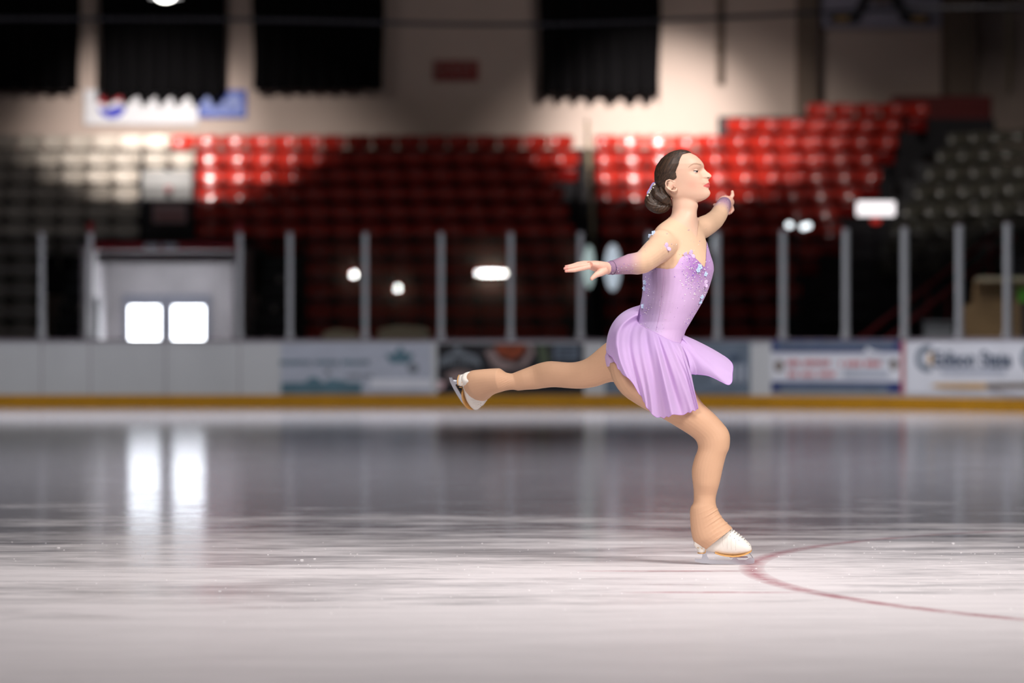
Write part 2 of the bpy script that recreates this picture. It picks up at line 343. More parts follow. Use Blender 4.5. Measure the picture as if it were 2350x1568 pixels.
# ---- (panes are made with their posts)
# ---- banners on the boards
def banner(name, px0, px1, py0, py1, m, label):
    s0, s1 = s_at(px0), s_at(px1); p, _ = path((s0 + s1) / 2); sc = F / p.y
    z0, z1 = H + (HZ - py1) / sc, H + (HZ - py0) / sc
    e = empty(name, (p.x, p.y, z0)); tag(e, label, 'banner', 'advertising banners on the boards')
    rel(strip(MB(), s0, s1, z0, z1, .002, .010).build('panel', m), e); e['s'] = (s0 + s1) / 2
    def add(kind, ax0, ax1, ay0, ay1, mm, off=.014):
        a, b = s_at(ax0), s_at(ax1); pp, _ = path((a + b) / 2); k = F / pp.y
        rel(strip(MB(), a, b, H + (HZ - ay1) / k, H + (HZ - ay0) / k, .010, off).build(kind, mm), e)
    def blob(kind, poly, mm, off=.014):        # poly in photo px, mapped on to the board
        vs, k = [], len(poly)
        for o in (.010, off):
            for (qx, qy) in poly:
                pp, nn = path(s_at(qx)); vs.append(pp + nn * o + Vector((0, 0, H + (HZ - qy) * pp.y / F)))
        rel(MB().add(vs, [tuple(range(k))[::-1], tuple(range(k, 2 * k))] + [(i, (i + 1) % k, (i + 1) % k + k, i + k) for i in range(k)]).build(kind, mm), e)
    def txt(st, cx, cy, size, mm, stretch=1.0, bold=.0):
        vs, fs = text_geo(st, size, bold); sc_ = s_at(cx); pp, _ = path(sc_); z = H + (HZ - cy) * pp.y / F; out = []
        for (a, b, _c) in vs:
            q, nn = path(sc_ + a * stretch); out.append(q + nn * .018 + Vector((0, 0, z + b)))
        rel(MB().add(out, fs).build('lettering', mm), e)
    def words(cx, cy, w, h, mm, counts, seed=1):       # a line of print too blurred to read: letter-sized strokes grouped in words
        rnd = random.Random(seed); tot = sum(counts) + len(counts) - 1; x = cx - w / 2; lw = w / tot; mb = MB()
        for c_ in counts:
            for _ in range(c_):
                a, b = s_at(x + lw * .12), s_at(x + lw * .84); pp, _n = path((a + b) / 2); k = F / pp.y; t = cy - h / 2 * rnd.choice((1, 1, .75)); u = cy + h / 2
                kind_ = rnd.random()
                if kind_ < .5: strip(mb, a, b, H + (HZ - u) / k, H + (HZ - t) / k, .010, .018)
                else:
                    m_ = (a + b) / 2; strip(mb, a, a + (b - a) * .38, H + (HZ - u) / k, H + (HZ - t) / k, .010, .018); strip(mb, b - (b - a) * .38, b, H + (HZ - u) / k, H + (HZ - t) / k, .010, .018)
                    strip(mb, a, b, H + (HZ - cy) / k - .01, H + (HZ - cy) / k + .012, .010, .018)
                x += lw
            x += lw
        rel(mb.build('lettering', mm), e)
    return add, blob, txt, words
def disc(cx, cy, rx, ry, n=20): return [(cx + rx * math.cos(2 * PI * i / n), cy + ry * math.sin(2 * PI * i / n)) for i in range(n)]
add, blob, txt, words = banner('advertising_banner', 645, 990, 789, 903, M['ad_grey'], 'pale blue-grey banner with teal leaf and teal skyline strip on the boards')
add('teal_strip', 645, 830, 878, 903, M['teal'])
blob('teal_strip', [(700, 878), (712, 866), (728, 866), (740, 878)], M['teal'])
blob('teal_strip', [(745, 878), (758, 870), (790, 874), (815, 884), (830, 903), (745, 903)], M['teal'], .016)
blob('leaf_emblem', [(918, 792), (926, 806), (934, 812), (950, 812), (944, 826), (932, 836), (918, 832), (902, 836), (890, 824), (884, 812), (902, 814), (910, 806)], M['teal'])
blob('grey_mark', disc(948, 845, 12, 12), M['ad_print_grey'])
words(745, 832, 205, 10, M['teal'], (9, 7, 8), 2)
words(825, 862, 60, 6, M['ad_print_grey'], (6, 5), 3)
blob('grey_mark', disc(752, 854, 7, 6), M['ad_print_grey'])
add('white_stripe', 850, 990, 870, 891, M['sign_white'])
add, blob, txt, words = banner('advertising_banner', 1003, 1340, 789, 905, M['ad_black'], 'black banner with grey arched lettering and an orange and pink picture on the boards')
blob('grey_arch', [(1003, 838), (1012, 822), (1040, 806), (1050, 790), (1060, 806), (1095, 818), (1106, 840), (1098, 840), (1082, 826), (1050, 818), (1022, 828), (1012, 842)], M['ad_print_grey'])
words(1054, 832, 84, 13, M['ad_print_grey'], (9,), 4)
blob('pink_shape', [(1020, 862), (1050, 848), (1090, 856), (1100, 872), (1040, 880)], M['ad_skin'])
blob('pink_shape', [(1112, 808), (1130, 800), (1150, 826), (1190, 838), (1215, 806), (1205, 790), (1222, 788), (1226, 812), (1205, 842), (1150, 852), (1128, 838)], M['ad_skin'])
blob('orange_shape', [(1135, 790), (1205, 790), (1202, 812), (1178, 826), (1150, 818), (1138, 806)], M['ad_orange'], .016)
blob('olive_shape', [(1232, 792), (1254, 790), (1262, 830), (1240, 846)], M['ad_green'])
add('text_block', 1272, 1328, 792, 828, M['slate'])
for k in range(3): add('text_line', 1278, 1322, 798 + k * 10, 802 + k * 10, M['ad_black'], .018)
add('white_stripe', 1003, 1012, 874, 894, M['sign_white'])
blob('pink_shape', disc(1012, 884, 8, 9), M['pink'], .018)
add, blob, txt, words = banner('advertising_banner', 1388, 1722, 785, 905, M['slate'], 'slate blue banner behind the skater with dark drawing at its right')
blob('dark_mark', disc(1686, 822, 14, 8), M['text_navy'])
for k in range(5): add('dark_mark', 1640 + k * 16, 1648 + k * 16, 838, 876, M['ad_grey'])
add('text_line', 1400, 1500, 800, 806, M['ad_grey'])
add, blob, txt, words = banner('advertising_banner', 1771, 2068, 779, 901, M['sign_white'], 'white banner with navy bars above and below and red lettering on the boards')
add('navy_bar', 1771, 2068, 779, 809, M['navy']); add('navy_bar', 1771, 2068, 876, 901, M['navy'])
blob('white_swoosh', [(1990, 797), (2005, 806), (2068, 816), (2068, 826), (2020, 822), (1985, 812)], M['sign_white'], .020)
add('grey_strip', 1784, 2054, 786, 799, M['slate'], .018); add('grey_strip', 1790, 2040, 884, 900, M['slate'], .018)
words(1920, 793, 220, 8, M['ad_grey'], (7, 9, 6), 5)
words(1856, 833, 100, 13, M['red_print2'], (4, 8), 6); words(1975, 835, 96, 12, M['red_print2'], (1, 5, 5), 7)
words(1863, 859, 110, 11, M['red_print2'], (3, 4, 5), 8)
add('grey_strip', 1935, 2040, 850, 866, M['ad_grey'])
blob('brown_oval', disc(1788, 840, 10, 15), M['brownprint']); blob('brown_oval', disc(2052, 837, 9, 13), M['brownprint'])
add('red_edge', 2069, 2076, 779, 906, M['red_print2'])
add, blob, txt, words = banner('advertising_banner', 2080, 2480, 776, 906, M['sign_white'], 'white banner with C-shaped emblem and grey-blue Edison State lettering on the boards')
def arc(cx, cy, r0, r1, a0, a1, n=18):
    o = [(cx + r1 * .9 * math.cos(a0 + (a1 - a0) * i / n), cy + r1 * math.sin(a0 + (a1 - a0) * i / n)) for i in range(n + 1)]
    return o + [(cx + r0 * .9 * math.cos(a1 + (a0 - a1) * i / n), cy + r0 * math.sin(a1 + (a0 - a1) * i / n)) for i in range(n + 1)]
blob('emblem_ring', arc(2130, 823, 17, 31, PI * .38, PI * 1.62), M['slate'])
blob('emblem_gold', [(2132, 812), (2140, 808), (2141, 836), (2131, 838)], M['gold'])
txt('Edison State', 2235, 826, .33, M['text_navy'], .92, .010)
add('pale_line', 2160, 2310, 848, 860, M['ad_grey'])
blob('gold_swoosh', [(2135, 886), (2150, 881), (2265, 880), (2265, 893), (2160, 892)], M['gold'])
blob('brown_swoosh', [(2265, 880), (2480, 880), (2480, 893), (2265, 893)], M['brownprint'])
blob('emblem_ring', arc(2372, 823, 18, 31, PI * .38, PI * 1.62), M['slate'])

# ============================================================ THE SEATS
TY, TZ0 = 56.0, 3.635
def rowY(k): return TY + 0.8 * k
def rowT(k): return TZ0 + 0.385 * k
tread = MB(); nose = MB()
for k in range(-7, 7):
    Y, zf = rowY(k), rowT(k) - .82
    if k <= -2: segs = [(-21.5, X_(88, Y)), (X_(662, Y), 7.2)]
    elif k <= 4: segs = [(-21.5, 7.4)]
    else: segs = [(X_(1650, Y), X_(2110, Y))]
    for a, b in segs:
        tread.box(a, b, Y - .45, Y + .36, max(zf - .5, 0) if k > -7 else 0, zf)
        tread.box(a, b, Y + .31, Y + .35, zf, zf + .57)  # upright dark panel, added so gaps below the seatbacks stay dark
tag(tread.build('grandstand', M['concrete_dark']), 'dark stepped grandstand floor under the seats', 'grandstand', kind='structure')
def seat_proto(kind, m, pan, std):
    e = empty('stadium_seat'); nx, nz = 12, 6
    # curved backrest, wrapping forward at both ends, rounded corners
    vs = []; W, z0, z1 = .246, .578, .825
    for side in (0, 1):
        for j in range(nz + 1):
            v = j / nz
            for i in range(nx + 1):
                u = -1 + 2 * i / nx
                x = u * W * (1 - .06 * (v > .9) - .10 * (1 - v) ** 3)
                zz = z0 + (z1 - z0) * v - (.035 * (1 - u * u) * (1 - v)) - .035 * (abs(u) ** 5) * v
                y = -.10 * abs(u) ** 4.5 + .06 * (v - .5) + .03 * (2 * v - 1) ** 2 * -1 + side * .022
                vs.append((x, y + .12, zz))
    n = (nx + 1) * (nz + 1); fs = []
    for j in range(nz):
        for i in range(nx):
            a = j * (nx + 1) + i; q = (a, a + 1, a + nx + 2, a + nx + 1); fs.append(q); fs.append(tuple(t + n for t in q[::-1]))
    rim = [i for i in range(nx + 1)] + [j * (nx + 1) + nx for j in range(1, nz + 1)] + [nz * (nx + 1) + i for i in range(nx - 1, -1, -1)] + [j * (nx + 1) for j in range(nz - 1, 0, -1)]
    for a, b in zip(rim, rim[1:] + rim[:1]): fs.append((a, b, b + n, a + n))
    MB().add(vs, fs).build('backrest', m, e, smooth=True)
    # tipped-up seat pan
    vs = []; fs = []
    for side in (0, 1):
        for j in range(5):
            v = j / 4
            for i in range(7):
                u = -1 + 2 * i / 6
                vs.append((u * .20 * (1 - .08 * v), -.05 - .05 * v + .03 * u * u - side * .03, .22 + .27 * v - .02 * abs(u) ** 3 * v))
    for j in range(4):
        for i in range(6):
            a = j * 7 + i; q = (a, a + 1, a + 8, a + 7); fs.append(q); fs.append(tuple(t + 35 for t in q[::-1]))
    rim = list(range(7)) + [j * 7 + 6 for j in range(1, 5)] + [28 + i for i in range(5, -1, -1)] + [j * 7 for j in range(3, 0, -1)]
    for a, b in zip(rim, rim[1:] + rim[:1]): fs.append((a, b, b + 35, a + 35))
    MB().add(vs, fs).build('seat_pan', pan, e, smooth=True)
    s = MB().box(-.252, -.218, -.06, .10, 0, .50); s.box(-.255, -.215, -.20, .10, .50, .53)
    s.build('armrest', std, e, bevel=.006)
    return e
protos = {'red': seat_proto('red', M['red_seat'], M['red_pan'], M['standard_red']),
          'pale grey': seat_proto('pale', M['pale_seat'], M['pale_seat'], M['standard_pale']),
          'charcoal': seat_proto('dark', M['dark_seat'], M['dark_seat'], M['standard_dark'])}
used = {}
def place_seat(kind, loc, rz, label, group, parts=True):
    p = protos[kind]
    if kind not in used: used[kind] = 1; r = p
    else:
        r = p.copy(); C.objects.link(r)
        for ch in p.children:
            c = ch.copy(); C.objects.link(c); c.parent = r
    r.location = loc; r.rotation_euler = (0, 0, rz)
    tag(r, label, 'seat', group)
for k in range(-6, 7):
    Y, T = rowY(k), rowT(k); z = T - .82; rown = ordinal(7 - k) if k < 7 else ''
    # main block: pale seats at left, red to the right. seat pitch 0.5 m, rows aligned on px 450 / 320
    xr0 = {4: 390}.get(k, 450)
    x_start = X_(xr0, Y) + .25
    if k <= -2: x_start = X_(702, Y) + .25
    x_end = X_(1940 + 30 * k, Y) if k >= -3 else X_(1845 + 22 * (k + 3), Y)
    if k >= 5: x_start = X_(1668 if k == 5 else 1850, Y) + .25
    # phase so that columns line up
    n = 0; x = x_start
    while x < x_end:
        px = CX + F * x / Y
        if x + .262 < X_(1340, 57.5) or x - .25 > X_(1368, 57.5):
            n += 1
            place_seat('red', (x, Y, z), 0, 'red plastic seat, %s from left in the %s red row from the top' % (ordinal(n), ordinal(7 - k)), 'red stadium seats in the end stand')
            x += .5
        else: x = X_(1368, 57.5) + .262
    if k > 4: continue
    xs = []
    if k == 4: x0, cnt = X_(390, Y) - .25, 11
    elif k == 3: x0, cnt = X_(447, Y) - .25, 2
    else: x0, cnt = None, 0
    if x0 is not None: xs += [x0 - .5 * i for i in range(cnt)]
    if k < 4 and k >= -1: xs += [X_(320, Y) - .25 - .5 * i for i in range(9)]
    if k < -1: xs += [X_(88, Y) - .25 - .5 * i for i in range(4)]
    xs = [x for x in xs if CX + F * x / Y > -40]
    for i, x in enumerate(sorted(xs)):
        place_seat('pale grey', (x, Y, z), 0, 'pale grey plastic seat, %s from left in the %s pale row from the top' % (ordinal(i + 1), ordinal(5 - k)), 'pale stadium seats at the left of the end stand')
# right hand block turned towards the ice
ang = math.radians(-42); dx_, dy_ = math.cos(ang), math.sin(ang)
rt = MB()
for k in range(-2, 5):
    Y, T = rowY(k) - .4, rowT(k); x0 = X_(2062 + 26 * k, Y)
    for i in range(8 - (k < 0)):
        q = (x0 + dx_ * (.5 * i + .3), Y + dy_ * (.5 * i + .3), T - .82)
        place_seat('charcoal', q, ang, 'charcoal plastic seat, %s from the aisle in the %s row of the turned corner block' % (ordinal(i + 1), ordinal(5 - k)), 'charcoal seats in the turned corner block')
    a = Vector((x0, Y, 0)); d = Vector((dx_, dy_, 0)); nrm = Vector((-dy_, dx_, 0))
    L_ = 7.0
    v = []
    for z in (T - 1.4, T - .82):
        for (u, w) in ((-.1, -.42), (L_, -.42), (L_, .36), (-.1, .36)): v.append(a + d * u + nrm * w + Vector((0, 0, z)))
    rt.add(v, [(0, 3, 2, 1), (4, 5, 6, 7), (0, 1, 5, 4), (1, 2, 6, 5), (2, 3, 7, 6), (3, 0, 4, 7)])
tag(rt.build('corner_grandstand', M['concrete_dark']), 'dark stepped floor of the turned corner block', 'grandstand', kind='structure')
# dark red pad wall behind the top right rows, aisle steps
o = MB().box(X_(2040, 62.2), X_(2266, 62.2), 61.6, 61.98, Z_(282, 62.2), Z_(226, 62.2)).build('parapet', M['dark_red_wall'], bevel=.03)
MB().box(X_(2046, 62.2), X_(2260, 62.2), 61.57, 61.6, Z_(256, 62.2), Z_(252, 62.2)).build('seam', M['standard_red'], o)
MB().box(X_(2060, 62.2), X_(2262, 62.2), 61.1, 61.9, 4.9, Z_(282, 62.2)).build('support', M['concrete_dark'], o)
tag(o, 'dark red parapet above the upper right rows of seats', 'parapet')
ai = MB()
for k in range(-6, 6):
    Y = rowY(k) - .5; xa = X_(1950 + 27 * k, Y); ai.box(xa + .05, xa + 1.15, Y - .35, Y + .45, rowT(k) - 1.35, rowT(k) - .95)
    ai.box(xa + .05, xa + 1.15, Y - .75, Y - .35, rowT(k) - 1.5, rowT(k) - 1.14)
tag(ai.build('aisle_steps', M['concrete']), 'grey aisle steps between the red seats and the charcoal corner block', 'steps', kind='structure')
# narrow centre aisle with a beige handrail
e = empty('aisle_handrail', (X_(1352, 56), 56, rowT(0) - .82)); tag(e, 'beige metal handrail climbing the narrow aisle between red seats', 'handrail')
hx = X_(1353, 57.5)
def rl(o): return rel(o, e)
rl(MB().tube([(hx, rowY(-1) - .3, rowT(-1) + .15), (hx, rowY(4) + .4, rowT(4) + .32)], .028, 8).build('rail', M['beige_post'], smooth=True))
for k in (-1, 0, 1, 2, 3, 4):
    rl(MB().tube([(hx, rowY(k) - .2, rowT(k) - .82), (hx, rowY(k) - .2, rowT(k) + .2)], .03, 8).build('rail_post', M['beige_post'], smooth=True))
    rl(MB().box(hx - .09, hx + .09, rowY(k) - .42, rowY(k) + .1, rowT(k) - .82, rowT(k) - .70).build('step_block', M['beige_post']))
# concrete block with sign above the doors
e = empty('concrete_block', (X_(382, 56), 56, 2.0)); tag(e, 'pale grey stepped concrete block over the doors between pale and red seats', 'concrete block')
for k, (pa, pb) in enumerate([((392, 425), M['concrete_light']), ((425, 458), M['concrete_light']), ((458, 498), M['concrete']), ((498, 540), M['concrete'])]):
    Y = 57.2 - .5 * k
    rl(MB().box(X_(326, Y), X_(440, Y), Y, Y + .7, Z_(pa[1] + 8, Y), Z_(pa[0], Y)).build('ledge', pb, bevel=.02))
o = MB().box(X_(352, 55.4), X_(428, 55.4), 55.3, 55.34, Z_(513, 55.4), Z_(468, 55.4)).build('notice_board', M['pink'])
MB().box(X_(358, 55.4), X_(422, 55.4), 55.28, 55.3, Z_(500, 55.4), Z_(495, 55.4)).build('red_line', M['red_print2'], o)
tag(o, 'pale pink notice board on the concrete block over the doors', 'notice board')
o = MB().box(X_(374, 56.2), X_(388, 56.2), 56.62, 56.66, Z_(438, 56.2), Z_(424, 56.2)).build('small_sign', M['red_print2'])
MB().box(X_(377, 56.2), X_(385, 56.2), 56.60, 56.62, Z_(433, 56.2), Z_(429, 56.2)).build('white_line', M['sign_white'], o)
tag(o, 'tiny red square sign high on the pale concrete block', 'sign')

# ---- door bay behind the boards
DY = 51.5
bay = MB(); bl, br = X_(216, 50), X_(549, 50)
bay.box(bl - .08, bl, 49.0, DY + .2, 0, Z_(560, 50)); bay.box(br, br + .08, 49.0, DY + .2, 0, Z_(560, 50)); bay.box(bl, br, DY + .06, DY + .2, 0, Z_(560, 50))
tag(bay.build('wall_bay', M['tunnel']), 'pale walls of the door bay', 'wall', kind='structure')
tag(MB().box(bl - .1, br + .1, 49.0, 54.9, Z_(566, 50), Z_(556, 50)).build('bay_roof', M['concrete']), 'grey slab over the door bay', 'slab', kind='structure')
o = MB().box(X_(210, 49), X_(555, 49), 48.9, 49.0, Z_(575, 49), Z_(556, 49)).build('header_beam', M['red_paint'], bevel=.01)
tag(o, 'red beam across the top of the door bay', 'beam')
for px in (350, 392): MB().box(X_(px - 16, 49), X_(px + 16, 49), 48.86, 48.9, Z_(572, 49), Z_(559, 49)).build('white_plate', M['sign_white'], o)
o = MB().box(X_(225, 49.6), X_(545, 49.6), 49.5, 49.6, Z_(605, 49.6), Z_(588, 49.6)).build('lintel', M['concrete_light'], bevel=.01)
MB().box(X_(225, 49.6), X_(545, 49.6), 49.49, 49.6, Z_(588, 49.6), Z_(580, 49.6)).build('dark_trim', M['concrete_dark'], o)
tag(o, 'pale lintel under the red beam of the door bay', 'lintel')
for i, (a, b) in enumerate(((282, 380), (382, 484))):
    e = empty('door_%d' % (i + 1), (X_(a, DY), DY, 0)); tag(e, ('left' if i == 0 else 'right') + ' grey door with bright daylight in its pane', 'door', kind='structure')
    fr = MB(); ga, gb = (297, 367) if i == 0 else (397, 469)
    zt, g1 = Z_(676, DY), Z_(703, DY)
    fr.box(X_(a, DY), X_(ga, DY), DY - .04, DY + .04, 0, zt); fr.box(X_(gb, DY), X_(b, DY), DY - .04, DY + .04, 0, zt)
    fr.box(X_(ga, DY), X_(gb, DY), DY - .04, DY + .04, g1, zt); fr.box(X_(ga, DY), X_(gb, DY), DY - .04, DY + .04, 0, .12)
    rel(fr.build('door_frame', M['door_frame']), e)
    rel(MB().box(X_(ga, DY), X_(gb, DY), DY - .01, DY + .01, .12, g1).build('pane', M['daylight']), e)
    hx_ = X_(b - 4 if i == 0 else a + 4, DY)
    rel(MB().tube([(hx_, DY - .08, .95), (hx_, DY - .08, 1.2)], .012, 8).build('door_handle', M['alu'], smooth=True), e)
for i, (px, py0) in enumerate(((208, 512), (550, 512))):
    X = X_(px, 48.4); e = empty('gate_post', (X, 48.4, 0)); tag(e, 'slim red and white gate post at the %s side of the door bay' % ('left' if i == 0 else 'right'), 'post', 'gate posts at the door bay')
    MB().box(-.045, .045, -.04, .04, Z_(590, 48.4), Z_(py0, 48.4)).build('red_top', M['red_paint'], e)
    MB().box(-.045, .045, -.04, .04, 0, Z_(590, 48.4)).build('white_shaft', M['white_paint'], e)
for i, px in enumerate((223, 543)):
    o = MB().box(X_(px - 6, 49.3), X_(px + 6, 49.3), 49.2, 49.35, 0, Z_(688, 49.3)).build('door_jamb', M['white_paint'])
    MB().box(X_(px - 7, 49.3), X_(px + 7, 49.3), 49.18, 49.36, Z_(688, 49.3), Z_(684, 49.3)).build('jamb_cap', M['door_frame'], o)
    tag(o, 'short bright white jamb just inside the %s gate post' % ('left' if i == 0 else 'right'), 'jamb', 'white jambs of the door bay')
# ---- stairs either side of the bay
for i, (a, b) in enumerate(((100, 203), (567, 654))):
    e = empty('concrete_stairs', (X_(a, 49), 49, 0)); tag(e, 'dark concrete stairs with worn pale edges %s of the door bay' % ('left' if i == 0 else 'right'), 'stairs', 'stairs beside the door bay')
    for j in range(9):
        Y = 49.2 + .6 * j; z1 = .35 + .27 * j + .02
        rel(MB().box(X_(a, 50.5), X_(b, 50.5), Y, Y + .62, 0, z1).build('stair_step', M['concrete']), e)
        rel(MB().box(X_(a, 50.5), X_(b, 50.5), Y - .015, Y + .05, z1 - .02, z1 + .012).build('step_edge', M['nosing']), e)
        if j % 2: rel(MB().box(X_((a + b) / 2 - 6, 50.5), X_((a + b) / 2 + 6, 50.5), Y - .02, Y - .01, z1 - .14, z1 - .04).build('tread_marker', M['pale_seat']), e)

# ---- things behind the shield
for i, (a, b, h0) in enumerate(((735, 822, 756), (862, 985, 748))):
    Y = 48.3; mb = MB(); xa, xb = X_(a, Y), X_(b, Y)
    pts = [(xa, 0.95), (xa + .05, Z_(h0 + 8, Y)), (xa + (xb - xa) * .4, Z_(h0, Y)), (xb - .08, Z_(h0 + 4, Y)), (xb, Z_(h0 + 14, Y)), (xb, .95)]
    mb.prism(pts, Y, Y + .5); o = mb.build('bench_cushion', M['cream'], bevel=.03)
    tag(o, 'cream cushion showing over the boards, the %s of the two' % ('smaller left' if i == 0 else 'larger right'), 'cushion', 'cream cushions behind the boards')
    MB().box(xa + .02, xb - .02, Y + .02, Y + .45, -.01, .95).build('bench_body', M['wood'], o)
Y = 47.0
def rail3(p0, p1, r, name, m, parent): return rel(MB().tube([p0, p1], r, 8).build(name, m, smooth=True), parent)
for i, (q0, q1) in enumerate((((1960, 790, 48.2), (2290, 532, 50.8)), ((2010, 800, 48.0), (2330, 545, 50.4)))):
    a_, b_ = P(*q0), P(*q1); e = empty('stair_handrail', a_); tag(e, 'red metal stair handrail rising to the right behind the shield, %s of the pair' % ('upper' if i == 0 else 'lower'), 'handrail', 'red stair handrails at the corner')
    rail3(a_, b_, .045, 'rail', M['red_paint'], e)
    for t in (.05, .5, .95):
        q = a_.lerp(b_, t); rail3(q, Vector((q.x, q.y, max(0, q.z - 1.0))), .03, 'rail_post', M['red_paint'], e)
cs = MB()
for j in range(8):
    q = P(2060 + 36 * j, 780, 45.6 + .6 * j); cs.box(q.x - .1, q.x + 1.9, 46.4 + .5 * j, 48.0 + .5 * j, 0, .35 + .24 * j)
tag(cs.build('corner_stairs', M['concrete']), 'grey stairs behind the right hand corner of the shield', 'stairs', kind='structure')
o = MB().prism([(X_(2196, 45.4), 0), (X_(2196, 45.4), Z_(702, 45.4)), (X_(2232, 45.4), Z_(700, 45.4)), (X_(2236, 45.4), Z_(642, 45.4)), (X_(2420, 45.4), Z_(640, 45.4)), (X_(2420, 45.4), 0)], 45.3, 45.5).build('plywood_screen', M['wood'], bevel=.01)
MB().box(X_(2240, 45.3), X_(2420, 45.3), 45.2, 45.3, Z_(646, 45.3), Z_(636, 45.3)).build('top_rail', M['cream'], o)
tag(o, 'tan stepped plywood screen behind the glass at the far right', 'screen')
o = MB().box(X_(2338, 44.9), X_(2375, 44.9), 44.8, 44.95, Z_(694, 44.9), Z_(668, 44.9)).build('storage_bin', M['green'], bevel=.02)
MB().box(X_(2336, 44.9), X_(2377, 44.9), 44.78, 44.97, Z_(669, 44.9), Z_(665, 44.9)).build('bin_lid', M['green'], o)
MB().box(X_(2345, 44.9), X_(2369, 44.9), 44.8, 44.95, 0, Z_(694, 44.9)).build('bin_stand', M['concrete_dark'], o)
tag(o, 'bright green bin in front of the plywood at the right edge', 'bin')
o = MB().box(X_(2120, 46.2), X_(2185, 46.2), 46.1, 46.35, 0, Z_(742, 46.2)).build('equipment_box', M['concrete_light'], bevel=.02)
MB().box(X_(2118, 46.2), X_(2187, 46.2), 46.08, 46.37, Z_(742, 46.2), Z_(737, 46.2)).build('box_lid', M['alu'], o)
tag(o, 'low grey box left of the tan plywood screen', 'box')

# ============================================================ WALL, CURTAINS, SIGNS
def curtain(px0, px1, pyb, seed, label, drop):
    rnd = random.Random(seed); Y = 62.35; x0, x1 = X_(px0, Y), X_(px1, Y); zb, zt = Z_(pyb, Y), 10.2
    e = empty('curtain', ((x0 + x1) / 2, Y, zb)); tag(e, label, 'curtain', 'black curtains over the high windows')
    nu, nv = 160, 14; vs = []
    ph = [rnd.uniform(0, 6.28) for _ in range(4)]; fr = (x1 - x0) / .34
    for side in (0, 1):
        for j in range(nv + 1):
            v = j / nv
            for i in range(nu + 1):
                u = i / nu; amp = .035 + .085 * (1 - v)
                w = math.sin(2 * PI * fr * u + ph[0] + .6 * math.sin(5 * u + ph[1]) + .5 * math.sin(11 * u + ph[2]))
                y = Y + amp * w + .04 * math.sin(7 * u + ph[3]) + side * .012
                z = zb + (zt - zb) * v - (1 - v) * (drop * (.5 - .5 * w)) 
                vs.append((x0 + (x1 - x0) * u + .02 * math.sin(9 * v + i * .3), y, z))
    n = (nu + 1) * (nv + 1); fs = []
    for j in range(nv):
        for i in range(nu):
            a = j * (nu + 1) + i; q = (a, a + 1, a + nu + 2, a + nu + 1); fs.append(q); fs.append(tuple(t + n for t in q[::-1]))
    for i in range(nu): fs.append((i, i + 1, i + 1 + n, i + n))
    for j in range(nv): a = j * (nu + 1); fs.append((a, a + nu + 1, a + nu + 1 + n, a + n)); a += nu; fs.append((a, a + nu + 1, a + nu + 1 + n, a + n))
    rel(MB().add(vs, fs).build('drape', M['black_cloth'], smooth=True), e)
    rel(MB().tube([(x0 - .2, Y, 10.22), (x1 + .2, Y, 10.22)], .03, 8).build('curtain_rod', M['alu'], smooth=True), e)
curtain(-110, 183, 206, 1, 'black curtain at the far left edge of the wall', .05)
curtain(231, 517, 212, 2, 'black curtain hanging over the globe sign and the blue sign', .16)
curtain(579, 880, 205, 3, 'widest black curtain, just right of the blue sign', .04)
curtain(1239, 1515, 212, 4, 'black curtain to the right of the red sign', .12)

def wall_box(mb, px0, px1, py0, py1, y0, y1, mi=0):
    Y = 62.9; return mb.box(X_(px0, Y), X_(px1, Y), y0, y1, Z_(py1, Y), Z_(py0, Y), mi)
def wall_poly(poly, y0, y1):
    Y = 62.9; return MB().prism([(X_(a, Y), Z_(b, Y)) for a, b in poly], y0, y1)
def wall_text(st, cx, cy, size, y, stretch=1.0, bold=0.0):
    vs, fs = text_geo(st, size, bold); return MB().add([(X_(cx, 62.9) + a * stretch, y, Z_(cy, 62.9) + b) for a, b, _ in vs], fs)
e = wall_box(MB(), 193, 454, 205, 286, 62.90, 62.98).build('globe_sign', M['sign_white'], bevel=.01)
tag(e, 'white sign with a red, white and blue globe below the second curtain', 'sign')
def half(top):
    cx, cy, r = 257, 240, 32; o = []
    for i in range(25):
        t = i / 24
        if top: a = PI - PI * t * .98; o.append((cx + r * math.cos(a) * .97, cy - 5 - (r - 5) * math.sin(a)))
        else: a = PI - PI * t * .98; o.append((cx + r * math.cos(a) * .97, cy + 6 + (r - 6) * math.sin(a)))
    for i in range(9):
        t = i / 8; x = cx + r * .95 * (1 - 2 * t); wv = 4 * math.sin(PI * (1 - 2 * t))
        o.append((x, (cy - 5 if top else cy + 7) - wv))
    return o
wall_poly(half(True), 62.88, 62.90).build('globe_top', M['globe_red'], e)
wall_poly(half(False), 62.88, 62.90).build('globe_bottom', M['globe_blue'], e)
e = wall_box(MB(), 455, 565, 206, 270, 62.90, 62.99).build('blue_sign', M['sign_blue'], bevel=.01)
tag(e, 'blue sign with pale lettering and mountain shape below the second curtain', 'sign')
pb = mat('pale_lilac_print', rgb(124, 142, 206), .5, noise=(3, .05, 2, W1))
wall_text('Aquafina', 510, 252, .36, 62.885, .72, .006).build('lettering', pb, e)
wall_poly([(462, 244), (470, 220), (482, 214), (490, 232), (506, 240), (524, 226), (534, 214), (548, 222), (556, 244)], 62.885, 62.90).build('mountain_mark', pb, e)
e = wall_box(MB(), 995, 1098, 138, 184, 62.92, 62.99).build('red_wall_sign', M['sign_red'], bevel=.01)
wall_text('EXIT', 1046, 160, .40, 62.90, 1.05, .012).build('lettering', M['sign_text'], e)
tag(e, 'red sign with faded white lettering alone on the wall between two curtains', 'sign')
